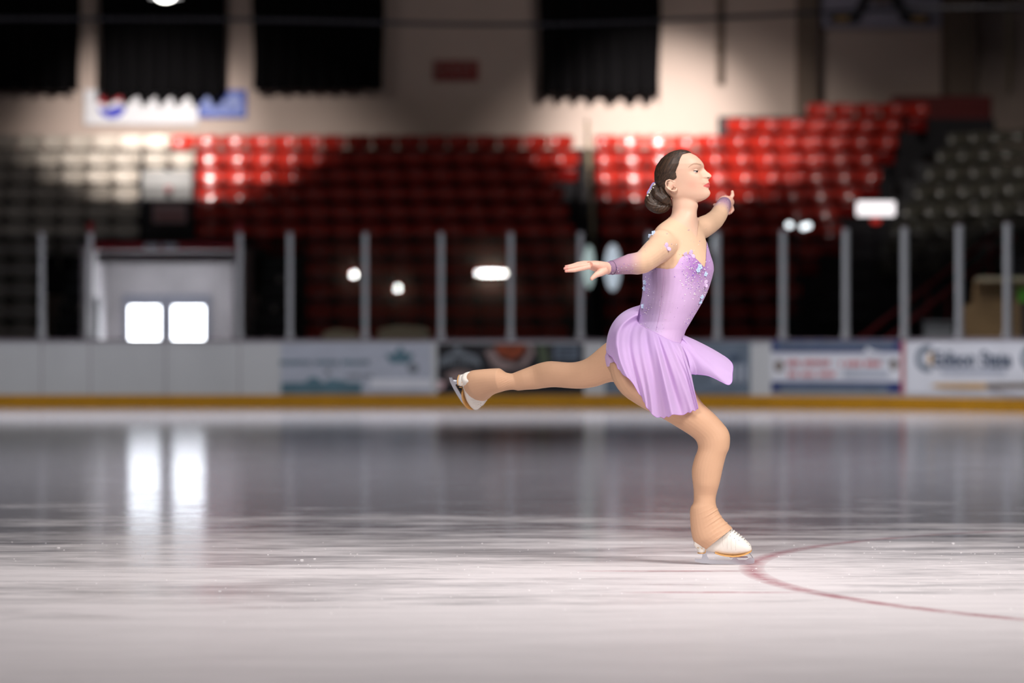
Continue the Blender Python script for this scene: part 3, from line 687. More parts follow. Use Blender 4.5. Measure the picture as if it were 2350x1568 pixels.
# crossed hockey sticks board
e = wall_box(MB(), 1882, 2158, -150, 66, 62.80, 62.99).build('hockey_stick_board', mat('grey_lilac_board', rgb(168, 164, 184), .6, noise=(3, .05, 2, W1)), bevel=.02)
tag(e, 'pale lilac wall board with two crossed hockey sticks at upper right', 'board')
for sg in (1, -1):
    c = 2018
    pts = [(c + sg * -60, -150), (c + sg * -40, -150), (c + sg * 62, 28), (c + sg * 66, 36), (c + sg * 116, 38), (c + sg * 118, 54), (c + sg * 52, 54), (c + sg * 44, 40)]
    wall_poly(pts, 62.72 - .04 * (sg > 0), 62.80 - .04 * (sg > 0)).build('hockey_stick', M['stick'], e)
    wall_poly([(c + sg * 72, 40), (c + sg * 104, 40), (c + sg * 104, 52), (c + sg * 72, 52)], 62.70 - .04 * (sg > 0), 62.80).build('stick_tape', M['yellow_tape'], e)
wall_poly(disc(2018, -6, 26, 18), 62.64, 62.68).build('centre_badge', M['brownprint'], e)
o = wall_box(MB(), 2250, 2296, -30, 10, 62.5, 63.0).build('junction_box', M['brownprint'], bevel=.02)
wall_box(MB(), 2255, 2291, -24, 5, 62.46, 62.5).build('box_cover', M['wall_dark'], o); tag(o, 'small brown box high on the wall at upper right', 'box')
def conduit(px, py0, py1, m, label, w=.045):
    py0 = HZ - (11.48 - H) * F / 62.8
    e = empty('conduit_pipe', (X_(px, 62.8), 62.8, Z_(py1, 62.8))); tag(e, label, 'pipe')
    rel(MB().tube([(X_(px, 62.8), 62.8, Z_(py1, 62.8)), (X_(px, 62.8), 62.8, Z_(py0, 62.8))], w, 10).build('pipe', m, smooth=True), e)
    for t in (.15, .85): rel(MB().box(X_(px, 62.8) - w * 1.6, X_(px, 62.8) + w * 1.6, 62.8, 62.99, Z_(py1 + (py0 - py1) * t, 62.8) - .02, Z_(py1 + (py0 - py1) * t, 62.8) + .02).build('bracket', m), e)
conduit(1653, -110, 192, M['wall_dark'], 'brown pipe running down the wall right of the fourth curtain', .07)
conduit(516, -110, 66, M['alu'], 'pale pipe at the right edge of the second curtain', .05)
conduit(2316, -110, 205, M['beige_post'], 'thin pale pipe on the wall at the far right', .04)
# sagging cable across the hall
pts = [Vector((P(-120, 0, 51.5).x - .4, 51.5, 11.46))]
for i in range(61):
    px = -120 + i * 42
    py = 43 + 8 * math.exp(-((px - 1150) / 420) ** 2) * 1.7 + (-.000045 * max(0, px - 1300) ** 2 if px > 1300 else 0) + (24 * (max(0, px - 1850) / 500) ** 2)
    pts.append(P(px, py, 51.5))
pts.append(Vector((P(2400, 0, 51.5).x + .4, 51.5, 11.46)))
tag(MB().tube(pts, .035, 8).build('sagging_cable', M['cable'], smooth=True), 'long thin dark cable sagging across the hall in front of the curtains', 'cable')
# hall lamps
def dome_lamp(p, label, grp=None):
    e = empty('hall_lamp', p); tag(e, label, 'lamp', grp)
    prof = [(.06, .42), (.10, .40), (.16, .28), (.26, .10), (.30, .0)]; rg = [[Vector((r * math.cos(2 * PI * i / 20), r * math.sin(2 * PI * i / 20), z)) for i in range(20)] for r, z in prof]
    MB().rings(rg, False).build('lamp_shade', M['alu'], e, smooth=True)
    MB().ball((0, 0, .02), (.17, .17, .09), 16, 10).build('bulb', M['lamp'], e, smooth=True)
    MB().tube([(0, 0, .42), (0, 0, 11.5 - p[2])], .015, 6).build('hanger', M['cable'], e)
    return e
LA = P(380, -6, 54.4); LB = P(1540, -40, 54.4)
dome_lamp(LA, 'round hall lamp glowing at the top edge over the second curtain')
dome_lamp(LB, 'round hall lamp above the picture between the fourth curtain and the pipe')
# lit panel on a stand at right
Yp = 52.0; e = empty('lit_panel', (X_(2010, Yp), Yp, Z_(520, Yp))); tag(e, 'small bright white lit panel with a red light under it, above the shield at right', 'light panel')
MB().box(-.335, .335, -.04, .04, Z_(496, Yp) - Z_(520, Yp), Z_(462, Yp) - Z_(520, Yp)).build('lit_face', mat('panel_glow', (1, 1, 1, 1), .4, emit=(1, .93, .95, 1), estr=1.3, noise=(2, .02, 2, W1)), e, bevel=.03)
MB().ball((0, 0, (Z_(507, Yp) - Z_(520, Yp))), (.09, .05, .06)).build('red_lamp', mat('red_glow', rgb(170, 20, 20), .4, emit=(1, .05, .03, 1), estr=.35, noise=(2, .02, 2, W1)), e, smooth=True)
MB().tube([(0, .08, -Z_(520, Yp) + .8), (0, .08, .2)], .03, 8).build('stand', M['concrete_dark'], e)
# unseen lamps added on the rear wall so the shield mirrors their glow
def mirrored(px, py, back, w, h, m, label, cat='lamp', name='reflection_lamp', sgm=None):
    i_ = max(k for k in range(len(posts)) if posts[k] <= px); a_, na = path(s_at(posts[i_]) + .05); b_, nb = path(s_at(posts[i_ + 1]) - .05)
    d = (b_ - a_); d.z = 0; d.normalize(); n_ = Vector((d.y, -d.x, 0)); ray = Vector(((px - CX) / F, 1, (HZ - py) / F)); o_ = Vector((0, 0, H))
    t = (a_ - o_).dot(n_) / ray.dot(n_); hit = o_ + ray * t; rf = ray - n_ * (2 * ray.dot(n_))
    tt = min([q for q in ((back - hit.y) / rf.y if rf.y else -1, (-21.7 - hit.x) / rf.x if rf.x else -1) if q > 0]); x, back_, z = hit + rf * tt
    side = x < -21.5; back = back_
    e = empty(name, (x, back, z)); tag(e, label, cat, 'unseen lamps added on the near end wall for reflections')
    if side: e.rotation_euler = (0, 0, -PI / 2)
    MB().box(-w, w, -.12, -.06, -h * 1.1, h * 1.1).build('back_plate', M['alu'], e)
    MB().ball((0, -.02, 0), (w, .08, h), 16, 10).build('globe', m, e, smooth=True)
gl = mat('reflection_lamp_glow', (1, 1, 1, 1), .4, emit=(1, .96, .9, 1), estr=120, noise=(2, .02, 2, W1))
gl2 = mat('cool_lamp_glow', (1, 1, 1, 1), .4, emit=(.86, 1, 1, 1), estr=13, noise=(2, .02, 2, W1))
gl3 = mat('window_lamp_glow', (1, 1, 1, 1), .4, emit=(.9, 1, 1, 1), estr=13, noise=(2, .02, 2, W1))
B_ = -13.3
for px, py, w, h, m_, lb in ((812, 630, .09, .08, gl, 'round unseen lamp added to be mirrored left of a shield post'), (913, 662, .075, .075, gl, 'round unseen lamp added to be mirrored low in the shield'),
        (1128, 627, .56, .07, gl, 'long unseen lamp added to be mirrored in the shield above the free foot')):
    mirrored(px, py, B_, w, h, m_, lb)
# made-up glowing shapes standing in for reflections and twin blobs at the shield
def tall_reflection(px0, px1, py0, py1, m, label, Y=48.1):
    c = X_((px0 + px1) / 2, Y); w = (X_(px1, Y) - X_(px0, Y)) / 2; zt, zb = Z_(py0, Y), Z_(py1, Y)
    e = empty('reflection_glow', (c, Y, 0)); tag(e, label, 'lamp', 'glowing stand-ins for reflections in the shield')
    MB().ball((0, 0, (zt + zb) / 2), (w, .05, (zt - zb) / 2), 18, 14).build('glow_oval', m, e, smooth=True)
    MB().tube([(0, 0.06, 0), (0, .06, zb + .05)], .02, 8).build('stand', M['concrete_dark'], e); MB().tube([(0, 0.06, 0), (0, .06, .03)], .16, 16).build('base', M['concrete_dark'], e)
tall_reflection(1339, 1364, 563, 662, mat('green_white_glow', (1, 1, 1, 1), .4, emit=(.72, .92, .84, 1), estr=.75, noise=(2, .02, 2, W1)), 'tall pale green glow standing in for a glass reflection above the near hand')
tall_reflection(1388, 1424, 560, 668, mat('blue_white_glow', (1, 1, 1, 1), .4, emit=(.82, .92, 1, 1), estr=.85, noise=(2, .02, 2, W1)), 'wider white glow standing in for a glass reflection over the near forearm')
tall_reflection(1634, 1654, 532, 588, mat('grey_white_glow', (1, 1, 1, 1), .4, emit=(.85, .9, .95, 1), estr=.5, noise=(2, .02, 2, W1)), 'short grey-white glow standing in for a glass reflection beside the far arm')
e = empty('twin_glow', (X_(1830, 48.5), 48.5, 0)); tag(e, 'twin white glow standing in for bright blobs above the shield at right', 'lamp')
tw = mat('twin_blob_glow', (1, 1, 1, 1), .4, emit=(.9, .96, 1, 1), estr=2.2, noise=(2, .02, 2, W1))
for q, dz in ((-.13, .01), (.10, -.02), (.17, 0)): MB().ball((q, 0, Z_(518, 48.5) + dz), (.055, .05, .05), 14, 10).build('glow_ball', tw, e, smooth=True)
MB().tube([(0, .06, 0), (0, .06, Z_(522, 48.5))], .02, 8).build('stand', M['concrete_dark'], e); MB().box(-.2, .2, .03, .07, Z_(521, 48.5), Z_(517, 48.5)).build('crossbar', M['concrete_dark'], e)
# ============================================================ THE SKATER
YB = 12.66                                     # depth of the body centre line
K = YB / F                                     # metres per photo px there
def remesh(mb, vox, smooth=2):
    me = bpy.data.meshes.new('raw'); me.from_pydata(mb.v, [], mb.f)
    bm = bmesh.new(); bm.from_mesh(me); bmesh.ops.recalc_face_normals(bm, faces=bm.faces); bm.to_mesh(me); bm.free()
    o = bpy.data.objects.new('raw', me); C.objects.link(o)
    r = o.modifiers.new('r', 'REMESH'); r.mode = 'VOXEL'; r.voxel_size = vox; r.adaptivity = 0
    if smooth: s = o.modifiers.new('s', 'SMOOTH'); s.factor = .5; s.iterations = smooth
    bpy.context.view_layer.update()
    out = bpy.data.meshes.new_from_object(o.evaluated_get(bpy.context.evaluated_depsgraph_get()))
    bpy.data.objects.remove(o); bpy.data.meshes.remove(me); return out
def coords(me):
    a = np.empty(len(me.vertices) * 3); me.vertices.foreach_get('co', a); return a.reshape(-1, 3)
def topx(co): return CX + F * co[:, 0] / co[:, 1], HZ - F * (co[:, 2] - H) / co[:, 1]
def cull(me, keep, relax=6):
    """drop the faces outside the garment and smooth its edge line"""
    bm = bmesh.new(); bm.from_mesh(me); bm.verts.ensure_lookup_table()
    bmesh.ops.delete(bm, geom=[v for v, k in zip(bm.verts, keep) if not k], context='VERTS')
    for _ in range(3):
        dead = [f for f in bm.faces if sum(e.is_boundary for e in f.edges) >= 3]
        if not dead: break
        bmesh.ops.delete(bm, geom=dead, context='FACES')
    bmesh.ops.delete(bm, geom=[v for v in bm.verts if not v.link_faces], context='VERTS')
    for _ in range(relax):
        new = {}
        for v in bm.verts:
            nb = [e.other_vert(v) for e in v.link_edges if e.is_boundary]
            if len(nb) == 2: new[v] = v.co * .4 + (nb[0].co + nb[1].co) * .3
        for v, c in new.items(): v.co = c
    bm.to_mesh(me); bm.free()
def mkobj(name, me, m, parent, smooth=True):
    me.name = name; me.materials.clear()
    for q in (m if isinstance(m, list) else [m]): me.materials.append(q)
    if smooth: me.shade_smooth()
    o = bpy.data.objects.new(name, me); C.objects.link(o); o.parent = parent
    if parent: o.matrix_parent_inverse = Matrix.Translation(-parent.location)
    return o
def paint(me, cols):
    a = me.color_attributes.new('tint', 'FLOAT_COLOR', 'POINT'); c = np.ones((len(me.vertices), 4)); c[:, :3] = cols
    a.data.foreach_set('color', c.ravel())
def ramp(x, pts): 
    xs = [p[0] for p in pts]; ys = [p[1] for p in pts]; return np.interp(x, xs, ys)
def mixc(a, b, t): return a * (1 - t[:, None]) + b * t[:, None]
def cl(r, g, b): return np.array([lin(r), lin(g), lin(b)])

SK = empty('person', P(1625, 1296, 12.62)); SK.location.z = 0
tag(SK, 'figure skater in a lilac beaded dress gliding on one leg with arms spread', 'person')

# ---- lofts from traced outlines
def pair_rings(pairs, off=0.0, n=28):
    out = []
    for L, R, Y, ratio in pairs:
        a, b = P(L[0], L[1], Y), P(R[0], R[1], Y); c = (a + b) / 2; e = (b - a) / 2; r = e.length; e.normalize(); r += off
        out.append([c + e * (r * math.cos(t)) + Vector((0, 1, 0)) * (r * ratio * math.sin(t)) for t in (2 * PI * k / n for k in range(n))])
    return out
def refine(pairs, m=3):
    """Catmull-Rom through the traced stations"""
    A = np.array([[p[0][0], p[0][1], p[1][0], p[1][1], p[2], p[3]] for p in pairs]); o = []
    for i in range(len(A) - 1):
        p0, p1, p2, p3 = A[max(i - 1, 0)], A[i], A[i + 1], A[min(i + 2, len(A) - 1)]
        for j in range(m):
            t = j / m; q = .5 * (2 * p1 + (p2 - p0) * t + (2 * p0 - 5 * p1 + 4 * p2 - p3) * t * t + (3 * p1 - p0 - 3 * p2 + p3) * t ** 3)
            o.append(((q[0], q[1]), (q[2], q[3]), q[4], q[5]))
    q = A[-1]; o.append(((q[0], q[1]), (q[2], q[3]), q[4], q[5])); return o
Yr = 12.60
RLEG = [((1398, 835), (1560, 790), Yr + .02, .72), ((1404, 868), (1573, 838), Yr + .01, .76), ((1428, 905), (1586, 876), Yr, .80), ((1474, 936), (1601, 908), Yr, .84), ((1510.6, 954.7), (1617, 930), Yr, .86),
        ((1551, 979), (1640, 951), Yr, .88), ((1580, 997), (1660, 973), Yr, .88), ((1596, 1010), (1671, 988), Yr, .90), ((1601.5, 1024), (1675.5, 1005), Yr, .92), ((1600, 1036), (1673.5, 1029), Yr, .92),
        ((1594, 1051), (1666.5, 1045), Yr, .92), ((1588, 1075), (1658.5, 1077), Yr, .93), ((1588, 1095), (1654, 1098), Yr, .94), ((1590.5, 1114), (1650, 1115), Yr, .95), ((1592, 1136), (1644, 1136), Yr + .01, .95)]
RCOV = [((1591, 1154), (1642.5, 1151), Yr + .01, .95), ((1584, 1167), (1645, 1164), Yr + .01, .86), ((1583.5, 1190), (1655, 1185), Yr + .01, .76), ((1586, 1221), (1667, 1199), Yr + .01, .68), ((1592, 1243), (1676, 1207.5), Yr + .01, .68),
        ((1604, 1252), (1679.5, 1211), Yr + .01, .72), ((1619, 1262), (1681, 1213), Yr + .01, .78)]
LLEG = [((1455, 750), (1470, 880), 12.74, .8), ((1418, 768), (1440, 880), 12.78, .85), ((1385, 791), (1402, 877), 12.83, .95), ((1350, 820), (1370, 887), 12.88, 1.05), ((1328, 829.5), (1340, 892), 12.91, 1.08), ((1305, 832), (1313, 892), 12.94, 1.08),
        ((1265, 829), (1275, 889), 12.98, 1.08), ((1240, 833), (1252, 890.5), 13.01, 1.08), ((1220, 840), (1231, 893.5), 13.04, 1.05), ((1195, 849.5), (1207, 895), 13.05, 1.02), ((1176, 857), (1188, 897), 13.065, 1.0)]
kk = 12.62 / F
def LC(px, py, y=0.0): return Vector(((px - 1625) * kk, y, (1296 - py) * kk))
# frame of the raised skate: forward, side, up
f_ = Vector((.30, .80, -.52)).normalized(); u_ = Vector((1, 0, 0)); u_ = (u_ - f_ * u_.dot(f_)).normalized(); r_ = u_.cross(f_)
al_ = math.radians(-9); u_ = u_ * math.cos(al_) + r_ * math.sin(al_); r_ = u_.cross(f_)
FR = Matrix((f_, r_, u_)).transposed().to_4x4(); FR = Matrix.Translation(P(1068, 898, 13.20) - FR @ LC(1661, 1270)) @ FR
def raised_cover(off=0.0):
    out = []
    for ring in pair_rings(refine(RCOV[1:]), off):
        out.append([FR @ (q - Vector((P(1625, 1296, 12.62).x, Yr + .01, 0))) for q in ring])
    return out
TORSO = [ # py, left px, right px, yaw, a/b
 (490, 1541, 1600, 30, 1.0), (500, 1536, 1601, 35, 1.25), (508, 1524, 1604, 35, 1.5), (518, 1510, 1609, 35, 1.75), (530, 1500, 1615, 35, 1.85), (545, 1494, 1620.5, 35, 1.75), (560, 1490, 1624.5, 35, 1.6), (580, 1484, 1629.5, 35, 1.45),
 (600, 1479, 1634, 34, 1.32), (620, 1476, 1635.5, 33, 1.28), (640, 1475, 1633, 32, 1.25), (660, 1476, 1627, 31, 1.25), (680, 1474, 1618.5, 30, 1.25), (700, 1470, 1608, 28, 1.25), (720, 1466, 1596, 26, 1.22),
 (740, 1458, 1584, 22, 1.18), (760, 1440, 1572, 18, 1.12), (780, 1415, 1566, 15, 1.05), (800, 1396, 1566, 12, 1.0), (820, 1389, 1568, 10, .95), (840, 1393, 1566, 8, .85), (858, 1402, 1560, 6, .7)]
def torso_rings(off=0.0, y0=0, y1=999, n=48):
    T = [t for t in TORSO if y0 <= t[0] <= y1]; out = []
    A = np.array(T, float); ys = np.arange(A[0, 0], A[-1, 0] + .1, 6.0)
    for py in ys:
        L, R, yaw, rat = (float(np.interp(py, A[:, 0], A[:, i])) for i in (1, 2, 3, 4)); ph = math.radians(yaw)
        nx, ux = math.cos(ph), math.sin(ph); ext = (R - L) / 2 * K
        b = ext / math.sqrt((rat * ux) ** 2 + nx ** 2) + off; a = b * rat; c = P((L + R) / 2, py, YB)
        ring = []
        for k in range(n):
            t = 2 * PI * k / n; cs, sn = math.cos(t), math.sin(t)
            # soft bust either side of the breastbone, small hollow along the spine
            q = 1 + (.06 * math.exp(-((py - 612) / 22) ** 2) * math.exp(-((abs(sn) - .5) / .3) ** 2) if cs > 0 else -.05 * math.exp(-(sn / .22) ** 2) * (560 < py < 740))
            ring.append(c + Vector((nx, -ux, 0)) * (b * cs * q) + Vector((ux, nx, 0)) * (a * sn))
        out.append(ring)
    return out
def arms(mb, off=0.0, hand=False):
    mb.tube([P(1545, 558, 12.60), P(1518, 567, 12.51), P(1499, 582, 12.41), P(1487, 593, 12.34), P(1475, 602, 12.28), P(1462, 605, 12.24), P(1447, 606, 12.20), P(1425, 610.5, 12.15), P(1408, 614, 12.11), P(1394, 616, 12.09)],
            [.055 + off, .060 + off, .0535 + off, .049 + off, .0455 + off, .0445 + off, .041 + off, .0335 + off, .028 + off, (.0255 + off, .0235 + off)], 24)
    mb.tube([P(1585, 525, 12.72), P(1609, 524, 12.80), P(1628, 514, 12.92), P(1640, 505, 13.02), P(1648, 495, 13.10), P(1654, 484, 13.18), P(1659, 474, 13.26), P(1663, 467, 13.33)],
            [.050 + off, .049 + off, .044 + off, .040 + off, .0375 + off, .036 + off, .033 + off, .029 + off], 24)
    mb.ball(P(1518, 556, 12.52), .055 + off, 18, 12)
def hands(mb):
    # near hand: palm, four fingers, thumb
    mb.tube([P(1400, 615.5, 12.10), P(1390, 615.5, 12.085), P(1376, 613, 12.065), P(1362, 609.5, 12.045), P(1349, 607.5, 12.03)],
            [(.0245, .021), (.025, .025), (.0245, .034), (.020, .038), (.0135, .037)], 20, up=(0, 0, 1))
    yy = 12.03
    for pts, r in (([(1354, 612, yy - .030), (1338, 616, yy - .040), (1318, 620.5, yy - .045), (1299, 622.5, yy - .045)], .0092),
                   ([(1352, 609, yy - .010), (1334, 611, yy - .014), (1314, 614.5, yy - .014), (1296.5, 616.5, yy - .012)], .0094),
                   ([(1352, 606, yy + .010), (1335, 606.5, yy + .012), (1318, 609, yy + .016), (1299, 612, yy + .018)], .0090),
                   ([(1354, 603.5, yy + .030), (1340, 603, yy + .038), (1326, 605, yy + .044), (1312, 608.5, yy + .048)], .0078)):
        mb.tube([P(*p) for p in pts], [r * 1.15, r, r * .9, r * .62], 12); mb.ball(P(*pts[-1]), r * .68, 10, 8); mb.ball(P(*pts[1]), r * 1.06, 10, 8); mb.ball(P(*pts[2]), r * .96, 10, 8)
    mb.tube([P(1388, 621, 12.055), P(1378, 626.5, 12.03), P(1368, 631, 12.015), P(1358.5, 639, 12.005)], [.0165, .0150, .0115, .0078], 12); mb.ball(P(1358, 640, 12.005), .0078, 10, 8)
    # far hand, mostly behind its cuff
    mb.tube([P(1662, 468, 13.31), P(1664, 466, 13.36), P(1667, 464, 13.42)], [(.026, .030), (.034, .036), (.028, .036)], 18)
    for pts, r in (([(1670, 458, 13.38), (1677, 455, 13.41), (1681, 448, 13.42), (1680.5, 440, 13.42)], .0092),
                   ([(1671, 470, 13.43), (1679, 474, 13.46), (1681, 482, 13.46), (1677, 488, 13.45)], .0090),
                   ([(1667, 473, 13.43), (1674, 480, 13.47), (1673, 489, 13.46), (1667, 490, 13.44)], .0092),
                   ([(1660, 473, 13.43), (1656, 482, 13.47), (1652, 480, 13.49)], .0088), ([(1655, 467, 13.42), (1645, 470, 13.46), (1639, 470, 13.48)], .0080)):
        mb.tube([P(*p) for p in pts], [r * 1.1] + [r] * (len(pts) - 2) + [r * .7], 12); mb.ball(P(*pts[-1]), r * .72, 10, 8)

# ---- head, traced profile swept round
PB = [(346.8, 1562), (348.5, 1552), (352, 1541), (358, 1530), (366, 1521), (381, 1510.5), (397, 1506), (416, 1506.5), (430, 1513), (440, 1522), (448, 1533), (456, 1544), (463, 1556)]
P0 = [(346.8, 1563), (348.5, 1574), (352, 1586), (358, 1598), (365, 1605.5), (371, 1610), (377, 1612.5), (383, 1612), (388, 1610.5), (395, 1610.5), (402, 1612), (408, 1613.5), (413, 1615), (420, 1617.5), (430, 1618.5), (440, 1619), (446, 1618.5), (450, 1616.5), (457, 1611), (463, 1604)]
PF = [(346.8, 1563), (348.5, 1574), (352, 1586), (358, 1598), (365, 1605.5), (371, 1610.8), (377, 1614.6), (381, 1615.8), (385, 1615.9), (388, 1616.8), (394.7, 1623.8), (399, 1629.5), (401.7, 1632.6), (404.5, 1633.6), (407, 1632.8), (409.5, 1629.6), (412, 1627), (415, 1626.4), (418, 1627.4), (420.5, 1629.1), (423, 1629.4), (424.8, 1627.0), (426.6, 1629.2), (429.2, 1629.4), (431.5, 1627.6), (434, 1626.8), (438, 1628.6), (442, 1630.2), (446, 1630.2), (450, 1628.2), (454, 1624.5), (457.5, 1619.5), (460, 1614), (463, 1607)]
PS = [(365, 14), (377, 10), (386, 4.5), (395, 5), (402, 7), (407, 8.5), (411, 7.5), (415, 12), (420, 13), (430, 13), (436, 12), (443, 13), (452, 15), (463, 18)]
PW = [(346.8, 3), (348.5, 15), (352, 24), (358, 31.5), (366, 36.5), (378, 39.5), (390, 39.8), (402, 38.5), (414, 36.5), (426, 34), (436, 32), (444, 29.8), (450, 27.5), (456, 24), (463, 18)]
def crv(py, pts): return np.interp(py, [p[0] for p in pts], [p[1] for p in pts])
def head_point(py, th, off=0.0):
    """px-space point on the head: th=0 front, pi back, +lateral = away from camera"""
    xb, x0, xf, sg, w = (float(crv(py, q)) for q in (PB, P0, PF, PS, PW)); xm = min(max(1562, xb + 2), x0 - 2)
    if py < 352: xm = 1562
    c, s = math.cos(th), math.sin(th); w += off
    if c >= 0: x = xm + (x0 - xm + off) * abs(c) ** .86
    else: x = xm - (xm - xb + off) * abs(c) ** .92
    lat = w * math.copysign(abs(s) ** .92, s); al = abs(lat)
    if c > 0:
        x += (xf - x0) * math.exp(-(lat / sg) ** 2)
        G = lambda py0, l0, sy, sl: math.exp(-((py - py0) / sy) ** 2 - ((al - l0) / sl) ** 2)
        sock = math.exp(-((py - 394.5) / 6.8) ** 2 - ((x - 1598) / 11) ** 2); lat -= math.copysign(5.0 * sock, lat); brow_ = math.exp(-((py - 381) / 4.5) ** 2 - ((x - 1599) / 12) ** 2); lat -= math.copysign(.5 * brow_, lat)
        x += -3.6 * G(394, 15, 6.5, 8.0) + .6 * G(381, 17, 4.5, 9) + 1.8 * G(409, 23, 9, 9) + 2.6 * G(407, 7.5, 3.2, 3.0) - 2.0 * G(426.5, 13.5, 4, 4) - 1.2 * G(414, 0, 2.5, 2.2) - 1.0 * G(434, 0, 3, 9)
        lat += math.copysign(1.2 * G(407, 8, 3.5, 4), lat) if al > 2 else 0
    return x, lat
def head_rings(off=0.0, ny=70, nt=112, pys=None):
    out = []
    for py in (pys if pys is not None else [346.9 + (463 - 346.9) * (j / ny) for j in range(ny + 1)]):
        ring = []
        for k in range(nt):
            x, lat = head_point(py, 2 * PI * k / nt, off)
            q = P(x, py, YB); ring.append(Vector((q.x, YB + lat * K, q.z)))
        out.append(ring)
    return out
def turn(v, a=math.radians(-7), c=None):      # face turned a touch towards the camera
    c = c or P(1562, 410, YB); d = Vector(v) - c; ca, sa = math.cos(a), math.sin(a)
    return c + Vector((d.x * ca - d.y * sa, d.x * sa + d.y * ca, d.z))
body = MB()
hm = MB().rings(head_rings()); 
hv = [turn(v) for v in hm.v]
body.add(hv, hm.f)
NECK = lambda off: pair_rings([((1541, 436), (1588, 448), YB, .85), ((1542, 455), (1600, 462), YB, .84), ((1542.5, 472), (1602.5, 473), YB, .86), ((1542, 484), (1599.5, 486), YB, .90), ((1541, 496), (1599, 498), YB, .92), ((1544, 508), (1597, 510), YB, .85), ((1550, 520), (1592, 522), YB, .7)], off, 32)
body.rings(NECK(0))
# ears: disc, rim and lobe
for sg in (-1, 1):
    lat = 37.0 if sg > 0 else 36.5
    def EP(px, py, l): q = P(px, py, YB); return turn((q.x, YB + sg * l * K, q.z))
    ec = EP(1542, 427, lat - .8); rot = Matrix.Rotation(math.radians(28), 3, 'Y')
    body.ball(ec, (7.6 * K, 3.4 * K, 11.5 * K), 16, 12, rot); body.ball(EP(1539, 421.5, lat + 1.6), (3.4 * K, 1.6 * K, 5.0 * K), 12, 8, rot)
    rim = [EP(1549.5, 420.5, lat + .6), EP(1545, 415.8, lat + 2.2), EP(1538.5, 414.6, lat + 3.6), EP(1532, 417.5, lat + 4.6), EP(1530, 423.5, lat + 4.8), EP(1532, 430.5, lat + 4.4), EP(1537, 436, lat + 3.4), EP(1543.5, 439.5, lat + 2.2), EP(1549, 440.8, lat + 1.6), EP(1554, 439, lat + 1.0), EP(1555.5, 434, lat + .6)]
    body.tube(rim, [1.1 * K, 1.3 * K, 1.5 * K, 1.6 * K, 1.6 * K, 1.5 * K, 1.6 * K, 1.9 * K, 2.6 * K, 2.6 * K, 1.7 * K], 10)
    body.ball(EP(1551, 430.5, lat + .8), (1.9 * K, 1.5 * K, 3.0 * K), 10, 8)
body.rings(torso_rings(-.0006)); arms(body, -.0006); hands(body)
body.rings(pair_rings(refine(RLEG), -.003) + pair_rings([((1596, 1165), (1638, 1165), Yr, .9), ((1598, 1200), (1640, 1198), Yr, .8), ((1602, 1235), (1650, 1225), Yr, .7)], 0))
body.rings(pair_rings(refine(LLEG), -.003) + raised_cover(-.02)[:8])
def relax_zone(me, wfun, n):
    co = coords(me); x, y = topx(co); w = wfun(co, x, y); e = np.empty(len(me.edges) * 2, int); me.edges.foreach_get('vertices', e); e = e.reshape(-1, 2)
    e = e[(w[e[:, 0]] > 0) | (w[e[:, 1]] > 0)]; deg = np.bincount(e.ravel(), minlength=len(co)); deg[deg == 0] = 1
    for _ in range(n):
        s = np.zeros_like(co)
        for q in range(3): s[:, q] = np.bincount(e[:, 0], co[e[:, 1], q], len(co)) + np.bincount(e[:, 1], co[e[:, 0], q], len(co))
        co = co + (s / deg[:, None] - co) * (w * .6)[:, None]
    me.vertices.foreach_set('co', co.ravel()); me.update()
def neck_zone(co, x, y):
    return np.clip((y - 474) / 12, 0, 1) * np.clip((575 - y) / 20, 0, 1) * (co[:, 1] < 12.98) * (x > 1455)
bme = remesh(body, .0023, 1); relax_zone(bme, neck_zone, 110)
relax_zone(bme, lambda co, x, y: np.clip((y - 446) / 10, 0, 1) * np.clip((486 - y) / 8, 0, 1) * np.clip((1607 - x) / 10, 0, 1) * (x > 1530) * (co[:, 1] < 12.9), 22)
co = coords(bme); bx, by = topx(co); lat = (co[:, 1] - YB) / K
sk0, sk_cheek, sk_lip, sk_brow, sk_leg = cl(226, 184, 160), cl(224, 152, 134), cl(204, 84, 86), cl(142, 104, 84), cl(208, 166, 136)
col = np.tile(sk0, (len(co), 1))
ishead = (by < 466) & (bx < 1640) & (co[:, 1] < 12.9)
g = np.exp(-((bx - 1590) / 13) ** 2 - ((by - 424) / 11) ** 2) * .38 * ishead; col = mixc(col, sk_cheek, g)
upl = np.interp(bx, [1613, 1620, 1627, 1633], [426.8, 422.6, 418.6, 418.2]); lol = np.interp(bx, [1613, 1620, 1627, 1633], [427.6, 429.8, 431.6, 431.4])
m_ = np.clip(np.minimum(by - upl, lol - by) / 1.0 + .5, 0, 1) * (bx > 1614) * ishead; col = mixc(col, sk_lip, m_ * .95)
bl_ = np.interp(bx, [1578, 1585, 1592, 1599, 1608], [386, 379.6, 376.2, 376.0, 378.4]); wd = np.interp(bx, [1578, 1585, 1598, 1608], [.8, 1.6, 2.2, 2.0])
m_ = np.clip(1.3 - np.abs(by - bl_) / wd, 0, 1) * (bx > 1579) * (bx < 1609) * ishead; col = mixc(col, sk_brow, m_ * .62)
m_ = np.clip(1.4 - np.hypot((bx - 1625.5) / 2.9, (by - 408.2) / 1.35), 0, 1) * ishead * (co[:, 1] < YB - 2 * K); col = mixc(col, cl(92, 44, 38), m_ * .9)
m_ = np.exp(-((bx - 1596) / 9) ** 2 - ((by - 388.5) / 3.5) ** 2) * .18 * ishead; col = mixc(col, cl(196, 146, 128), m_)
m_ = np.exp(-((bx - 1545) / 3.2) ** 2 - ((by - 427) / 4.5) ** 2) * .55 * ishead; col = mixc(col, cl(190, 122, 104), m_)
hand = (bx < 1400) & (by < 660) & (by > 590) & (co[:, 1] < 12.3) | (co[:, 1] > 13.28) & (by < 500)
col[hand] = cl(232, 180, 160)
